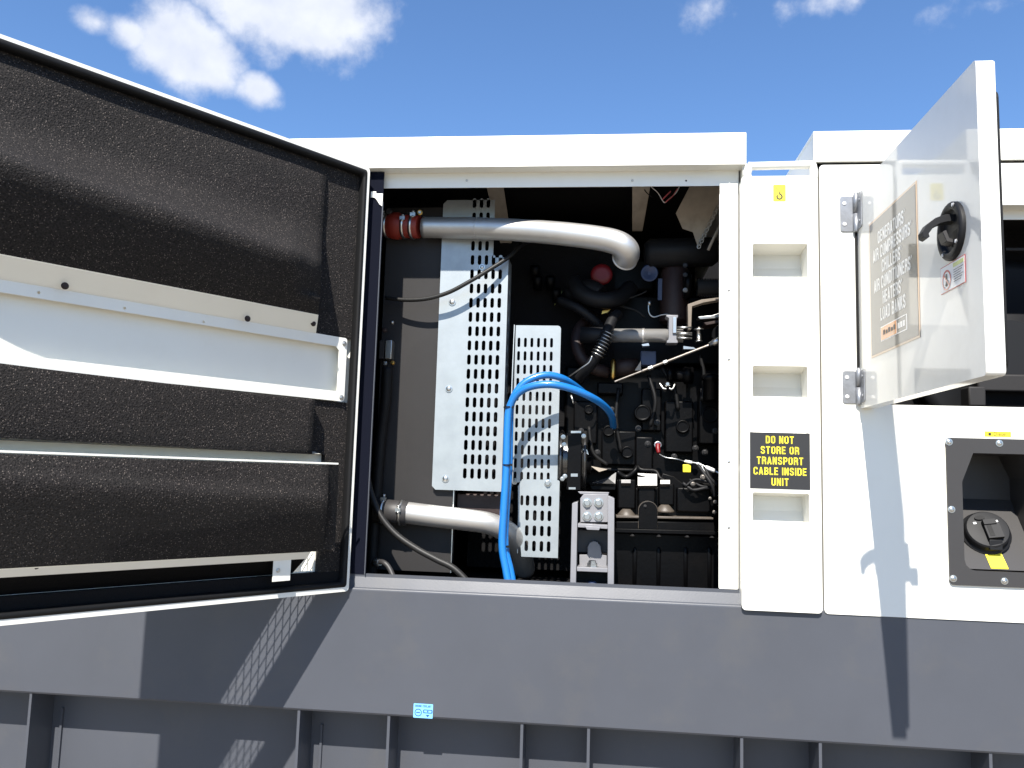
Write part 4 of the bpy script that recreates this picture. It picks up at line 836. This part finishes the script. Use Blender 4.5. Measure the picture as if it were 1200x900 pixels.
tub('casting_rib', side, [(723, 553, .42), (734, 559, .42), (744, 552, .42), (747, 547, .43), (752, 551, .42), (768, 552.5, .42), (773, 560, .41), (779, 564, .40)], .010, 'engine')
mb = MB(); prism(mb, [(692, 546), (712, 550), (702, 553)], .42, .46, 'beige'); mb.build('casting_lug', side)
# sump with upright ribs
bx('oil_sump', eng, 716, 845, 626, 712, .36, .9, 'engine', .01)
for u in (743, 771, 803, 831): cyl('sump_rib', eng, u, 712, .368, (0, 0, 1), [(0, .010), (.19, .012), (.21, .006)], 'engine', 12)
# loom clutter on the right above the cover
for k, pts in enumerate([[(800, 566, .34), (812, 574, .33), (826, 572, .33), (838, 571, .34)], [(803, 570, .33), (815, 562, .33), (832, 566, .32), (840, 576, .33)], [(818, 545, .34), (826, 556, .32), (834, 568, .31), (838, 582, .32)], [(808, 562, .35), (820, 569, .33), (830, 571, .33)], [(826, 548, .33), (832, 560, .32), (840, 568, .32)]]):
    tub('wiring_harness', eng, pts, .0045 if k % 2 else .006, 'plastic')
for u, v, s_ in ((824, 559, .009), (832, 566, .006), (812, 567, .007), (838, 588, .006), (837, 600, .006), (832, 584, .005)):
    bolt(eng, W(u, v, .32), s_*.8, 'hex', 'dullsteel')
# red sender with ring and wire, yellow connector
cyl('sender_ring', eng, 771, 521.5, .44, (0, -1, .1), [(0, .0135), (.004, .0135), (.0045, .009), (.003, .009)], 'steel')
mb = MB(); mb.tube([W(771, 521, .43), W(771, 526, .42), W(772, 531, .415)], .0095, 'redcap', 12, 4, rfun=lambda t: .0095-.003*t); mb.build('red_sender', eng)
tub('sender_wire', eng, [(772, 532, .415), (780, 536, .40), (793, 538, .39), (803, 541, .37)], .0022, 'steel')
tub('cable_sleeve', eng, [(803, 540.5, .36), (811, 542, .35)], .0052, 'labwhite'); tub('cable_sleeve', eng, [(827, 547.5, .33), (838, 552, .32)], .0070, 'labwhite'); tub('cable_sleeve', eng, [(817, 543, .345), (822, 545, .34)], .0045, 'labwhite')
tub('sender_wire', eng, [(809, 541.5, .36), (818, 543.5, .35), (828, 547.5, .34), (846, 556, .31)], .0035, 'steel')
bx('yellow_connector', eng, 800.5, 809.5, 544.5, 553.5, .355, .375, 'yellow', .002)
tub('steel_lead', eng, [(822, 546, .33), (830, 560, .32), (837, 570, .315)], .0030, 'steel')
# exhaust side: pipes, drum, bellows
cyl('horizontal_pipe', eng, 712, 393, .36, W(806, 393.5, .33)-W(712, 393, .36), [(0, .024), (.12, .024), (.121, .0255), (.128, .0255), (.129, .0235), (.26, .0235)], 'alu', 28, label='silver-grey horizontal pipe behind the rods')
cyl('pipe_boot', eng, 700, 393, .37, (1, 0, -.01), [(-.06, .029), (.045, .029), (.048, .026)], 'plastic')
mb = MB(); p = W(787, 388, .33)
k_ = lambda a, b: (p.x+a*1.55, p.z+b*1.25)
mb.plate([k_(-.012, -.038), k_(.012, -.038), k_(.012, -.032), k_(.009, -.028), k_(.009, .030), k_(.012, .034), k_(.012, .040), k_(-.014, .040), k_(-.014, .035), k_(-.008, .031), k_(-.008, -.028), k_(-.012, -.032)], [], .05, Fy(p.y-.01), 'mountgrey')
mb.plate([k_(.000, -.012), k_(.0085, -.012), k_(.0085, .034), k_(.000, .034)], [], .006, Fy(p.y-.039), 'steel')
mb.build('pipe_clamp', eng, bevel=.002)
for v in (383.5, 391, 396): tub('link_rod', eng, [(790, v, .31), (811, v+.3, .30)], .0035 if v != 391 else .006, 'steel')
# threaded rod
mb = MB(); A, B = W(720, 447.5, .30), W(831, 404.5, .27)
ddd = (B-A).normalized(); Lr = (B-A).length; prof = []
for k in range(60): prof += [(Lr*k/60, .0034 if k < 18 else .0046), (Lr*(k+.5)/60, .0037 if k < 18 else .0050)]
mb.lathe(A, ddd, prof+[(Lr, .004)], 'dullsteel', 12); mb.lathe(A+ddd*Lr*.36, ddd, [(0, .005), (.001, .008), (.016, .008), (.017, .005)], 'steel', 6, smooth=False); mb.lathe(A+ddd*Lr*.52, ddd, [(0, .005), (.001, .008), (.014, .008), (.015, .005)], 'steel', 6, smooth=False); mb.build('tie_rod', eng)
cyl('rod_end', eng, 831, 404, .27, W(846, 398, .26)-W(831, 404, .27), [(0, .008), (.012, .009), (.014, .012), (.03, .013), (.04, .010)], 'steel', 14)
cyl('rod_guard', eng, 846, 392, .29, (0, -1, 0), [(-.03, .032), (0, .034), (.002, .031)], 'engine', 32)
# L bracket
mb = MB(); prism(mb, [(806, 356.5), (822, 351), (843, 348.5), (848, 350.5), (825, 354.5), (811, 359), (810, 386), (806.5, 386)], .30, .34, 'dullbeige'); mb.build('pipe_bracket', eng, bevel=.001)
mb = MB(); prism(mb, [(818, 371), (835, 369.5), (844, 366), (846, 370), (838, 373), (820, 374)], .31, .37, 'steel'); mb.build('heat_shield', eng, bevel=.001)
mb = MB(); prism(mb, [(825, 378), (848, 374), (848, 377), (828, 381)], .31, .40, 'cast'); mb.build('heat_shield', eng, bevel=.001)
mb = MB(); p0 = W(819, 386, .31); mb.lathe(p0, (0, 0, -1), [(-.010, .003), (-.003, .004), (-.002, .016), (.003, .016), (.004, .008), (.038, .008), (.039, .012), (.043, .012)], 'steel', 16); mb.build('ball_joint', eng)
mb = MB(); prism(mb, [(801, 405.5), (813, 407), (816, 409), (801, 409)], .30, .33, 'steel'); mb.build('bracket_tab', eng)
mb = MB(); prism(mb, [(752, 403.5), (760, 402), (761, 405), (753, 405.5)], .33, .36, 'steel'); mb.build('bracket_tab', eng)
# large dark drum, clamps and corrugated pipe on top right
cyl('muffler_drum', eng, 790, 378, .46, (0, 0, 1), [(0, .05), (.01, .052), (.19, .052), (.20, .045)], 'cast', 32)
cyl('air_filter', eng, 755, 297, .42, (1, .02, .03), [(0, .035), (.02, .052), (.24, .052), (.27, .03)], 'plastic', 36)
mb = MB(); prof = []
for k in range(26): prof += [(k*.0045, .026 if k % 2 else .034)]
mb.lathe(W(817, 337, .40), (1, 0, 0), prof, 'darkgrey', 28, smooth=True); mb.build('corrugated_hose', eng)
cyl('exhaust_flange', eng, 805, 335, .40, (1, 0, 0), [(-.012, .045), (-.004, .050), (.008, .050), (.014, .040)], 'engine', 32)
for v in (311, 322, 340): bolt(eng, W(803, v, .345), .006, 'hex', 'dullsteel' if v == 340 else 'blackbolt')
cyl('blue_grey_cap', eng, 761, 320.5, .42, (0, -1, 0), [(-.03, .020), (0, .030), (.006, .031), (.008, .026), (.006, .024), (.009, .010), (.004, .007)], 'bluegrey', 32)
bx('cap_bracket', eng, 771, 776, 326, 352, .43, .44, 'bluegrey', .001)
tub('dipstick_tube', eng, [(760, 352, .40), (760.5, 366, .40), (766, 371.5, .40), (776, 369, .40), (785, 369, .39), (790, 375, .38)], .0028, 'steel')
cyl('dipstick_fitting', eng, 761, 356, .40, (0, 0, -1), [(-.012, .006), (.004, .0065), (.006, .003)], 'steel', 10)
# turbo inlet: black hose ring with red cap
mb = MB(); mb.tube([W(672, 330, .46), W(680, 342, .42), W(695, 350, .40), (W(712, 352, .40)), W(728, 348, .44), W(738, 338, .50)], .030, 'plastic', 20, 7); mb.build('intake_hose', eng)
cyl('red_cap', eng, 705, 322, .46, (0, -1, 0), [(-.02, .034), (.004, .040), (.01, .036), (.012, .02)], 'redcap', 32)
for u, v in ((627, 318), (630, 330), (645, 330), (652, 345)): cyl('hose_stub', eng, u, v, .50, (0, -.5, .8), [(-.03, .018), (.02, .018), (.022, .012)], 'engine', 18)
mb = MB(); prism(mb, [(648, 341), (660, 341), (650, 358)], .55, .56, 'greenprint'); mb.build('daylight_gap_patch', eng)  # added pale green patch standing in for daylight through a gap
# diagonal hose with bellows spring, bent brown pipe, brass fitting
tub('diagonal_hose', eng, [(724, 368, .40), (718, 374, .37), (710, 392, .33), (703, 410, .33), (692, 428, .36), (678, 445, .42)], .019, 'plastic')
mb = MB(); A, B = W(713, 391, .33), W(700, 416, .33); n_ = 8
for k in range(n_):
    c = A.lerp(B, k/(n_-1)); mb.ring(c, (B-A), .0225, .0018, 'steel', 26, 6)
mb.build('hose_spring', eng)
tub('bent_pipe', eng, [(694, 370, .52), (680, 385, .47), (676, 402, .44), (682, 420, .43), (697, 432, .44), (712, 436, .46)], .023, 'cast', 18)
tub('corrugated_hose', eng, [(655, 352, .46), (675, 360, .42), (692, 372, .42), (706, 385, .44)], .017, 'plastic')
mb = MB()
for k in range(7): c = W(685, 368, .42).lerp(W(700, 380, .43), k/6); mb.ring(c, W(700, 380, .43)-W(685, 368, .42), .0175, .002, 'plastic', 20, 6)
mb.build('hose_corrugation', eng)
cyl('brass_fitting', eng, 718.5, 432, .40, (0, 0, 1), [(-.038, .006), (-.03, .0095), (.028, .0095), (.03, .006), (.036, .006)], 'brass', 12)
cyl('exhaust_elbow', eng, 735, 430, .44, (1, 0, .15), [(-.05, .03), (0, .032), (.04, .026)], 'cast', 24)
mb = MB(); prism(mb, [(706, 364), (716, 362), (712, 366), (705, 368)], .42, .44, 'brass'); mb.build('copper_tab', eng)
bx('relay_box', eng, 751, 769, 411, 428, .40, .44, 'bluegrey', .003); mb = MB(); prism(mb, [(744, 434), (751, 423), (751, 434)], .38, .40, 'beige'); mb.build('relay_bracket', eng)
tub('steel_tube', eng, [(666, 442, .33), (680, 432, .30), (690, 425, .29), (694, 417, .29)], .0026, 'steel')
tub('injector_line', eng, [(730, 352, .44), (750, 345, .43), (758, 341, .43)], .0025, 'cable')
tub('injector_line', eng, [(690, 352, .47), (740, 362, .45), (756, 372, .45)], .004, 'cable')
for pts in ([(775, 430, .45), (790, 455, .44), (795, 480, .44)], [(725, 455, .45), (722, 490, .44), (728, 530, .44)], [(820, 415, .42), (825, 440, .42), (823, 470, .42)], [(760, 440, .44), (768, 470, .42), (762, 500, .43)], [(690, 500, .45), (695, 530, .44), (712, 545, .44)]): tub('injector_line', eng, pts, .007, 'black')
cyl('injection_pump', eng, 812, 440, .42, (-1, 0, 0), [(0, .03), (.03, .032), (.033, .024), (.07, .024), (.072, .03), (.09, .03)], 'engine', 24)
cyl('filter_bowl', eng, 833, 445, .38, (0, 0, -1), [(-.02, .020), (-.012, .032), (.0, .034), (.004, .027), (.07, .026), (.075, .018)], 'engine', 24)
cyl('banjo_bolt', eng, 782, 450.5, .38, (0, -1, 0), [(0, .0095), (.006, .0095), (.008, .006), (.012, .006)], 'steel', 8)
tub('banjo_pipe', eng, [(773, 449, .39), (777, 455, .38), (781, 456, .38)], .0040, 'steel'); tub('banjo_pipe', eng, [(791, 450, .39), (788, 456, .38), (784, 455, .38)], .0038, 'steel')
tub('bleed_pipe', eng, [(827, 454, .38), (827, 458, .37), (833, 460, .37), (839, 459, .38)], .0035, 'steel')
cyl('hose_tail', eng, 717, 487, .36, (.5, .3, -1), [(0, .0145), (.012, .0145), (.013, .012)], 'steel', 16); cyl('hose_tail', eng, 716, 493, .35, (.2, .0, -1), [(0, .004), (.03, .0032)], 'steel', 8)
cyl('hose_tail', eng, 669, 463, .36, (.35, .0, -1), [(0, .0045), (.032, .0035)], 'steel', 8)
for pts in ([(668, 345, .5), (690, 338, .44), (704, 345, .42)],): tub('intake_band', eng, pts, .033, 'plastic', 20)
# wires under the roof
tub('roof_wire', eng, [(763, 219, .30), (771, 226, .30), (778, 237, .30), (783, 234, .30), (792, 226, .30), (796, 219, .30)], .0016, 'labwhite')
tub('roof_wire', eng, [(776, 234, .30), (782, 228, .30), (786, 224, .30)], .0024, 'pink'); tub('roof_wire', eng, [(779, 237.5, .30), (788, 230, .30), (794, 221, .30)], .0020, 'pink'); tub('roof_wire', eng, [(753, 219, .32), (758, 226, .31), (764, 231, .31)], .0016, 'cable')

# belt drive: upright grooved pulley seen edge on
pul = thing('fan_belt_pulley', tuple(W(672, 575, .3)), 'black grooved pulley seen edge on between the guard and the engine mount', 'pulley')
c = W(672, 540, .345); mb = MB(); prof = [(-.048, .02), (-.047, .100), (-.040, .106), (-.034, .100)]
for k in range(9): prof += [(-.032+k*.007, .088), (-.0285+k*.007, .095)]
prof += [(.034, .100), (.040, .106), (.046, .100), (.048, .02)]
mb.lathe(c, (1, 0, 0), prof, 'gloss', 40); mb.build('pulley_rim', pul)
cyl('pulley_hub', pul, 682, 545, .30, (1, 0, 0), [(-.02, .03), (.03, .03), (.032, .015)], 'engine', 20)
bx('belt_guard', pul, 665, 681, 505, 574, .220, .228, 'engine', .002); 
mb = MB(); prism(mb, [(669, 505), (681, 505), (681, 507.5), (669, 507.5)], .215, .24, 'steel'); mb.build('guard_lip', pul)
mb = MB(); prism(mb, [(669.5, 526), (677.5, 526), (677.5, 541), (669.5, 541)], .221, .228, 'steel'); mb.build('guard_window', pul, bevel=.001)
mb = MB(); prism(mb, [(669, 555), (677, 555), (677, 558.5), (669, 558.5)], .219, .228, 'steel'); mb.build('guard_tab', pul)
mb = MB(); prism(mb, [(666.5, 571), (674.5, 571), (674.5, 573.5), (666.5, 573.5)], .219, .24, 'steel'); mb.build('guard_tab', pul)
mb = MB(); prism(mb, [(683, 526), (688, 527), (690, 533), (685, 530)], .25, .26, 'steel'); mb.build('guard_tab', pul)
for u, v in ((660, 512), (661, 521), (659, 561), (662, 558), (684, 511)): bolt(pul, W(u, v, .22), .0055, 'hex')

# engine mount bracket
mt = thing('engine_mount', tuple(W(695, 690, .17)), 'light grey steel engine mount with four bolt heads standing on the sill', 'engine mount')
ym = .13
def mbx(name, pts, y0, y1, m, bevel=.0015):
    mb = MB(); prism(mb, pts, y0, y1, m); return mb.build(name, mt, bevel=bevel)
mbx('side_plate', [(670.5, 590), (677, 588), (675, 686), (668, 685)], ym, .26, 'mountgrey'); mbx('side_plate', [(712.5, 581), (720, 584), (719.5, 688), (712, 687)], ym, .26, 'mountgrey')
mbx('bolt_plate', [(680, 584), (684, 579), (713, 579), (712.5, 612), (680, 612)], .175, .19, 'mountgrey'); mbx('upper_shelf', [(677, 613.5), (712.3, 615.5), (712.3, 620), (677, 618)], .135, .23, 'mountgrey')
mbx('upper_shelf', [(685, 616.6), (704, 617.6), (702, 621.5), (688, 621)], .128, .14, 'mountgrey')
mbx('back_plate', [(677, 621), (712.3, 622), (712.3, 648), (677, 647)], .25, .26, 'grey'); mbx('tongue', [(679, 650), (688.5, 650), (688.5, 641), (691, 636), (695, 634), (700, 635), (704, 640), (705, 650), (711, 651), (711, 664), (679, 662)], .21, .22, 'mountgrey')
mbx('lower_shelf', [(676, 664.5), (712.2, 666), (712.2, 671), (676, 669.5)], .135, .225, 'mountgrey')
mbx('back_plate', [(676, 670), (712, 671), (712, 688), (676, 688)], .24, .25, 'darkgrey')
mbx('top_tab', [(677, 576), (714, 577), (713, 579), (680, 579)], .18, .23, 'mountgrey')
for u, v in ((688, 589), (701.5, 589), (688, 605), (701.5, 605)): bolt(mt, W(u, v, .174), .0115, 'hex')
mb = MB(); mb.lathe(W(694, 664.5, .165), (0, 0, 1), [(0, .021), (.003, .021), (.0035, .0165), (.013, .0165), (.014, .0125), (.020, .0125), (.021, .009)], 'steel', 6, smooth=False); mb.build('mount_nut', mt)
mb = MB(); mb.lathe(W(694, 684, .18), (0, 0, 1), [(-.02, .022), (.0, .02), (.008, .01)], 'bluegrey', 20); mb.build('rubber_buffer', mt)
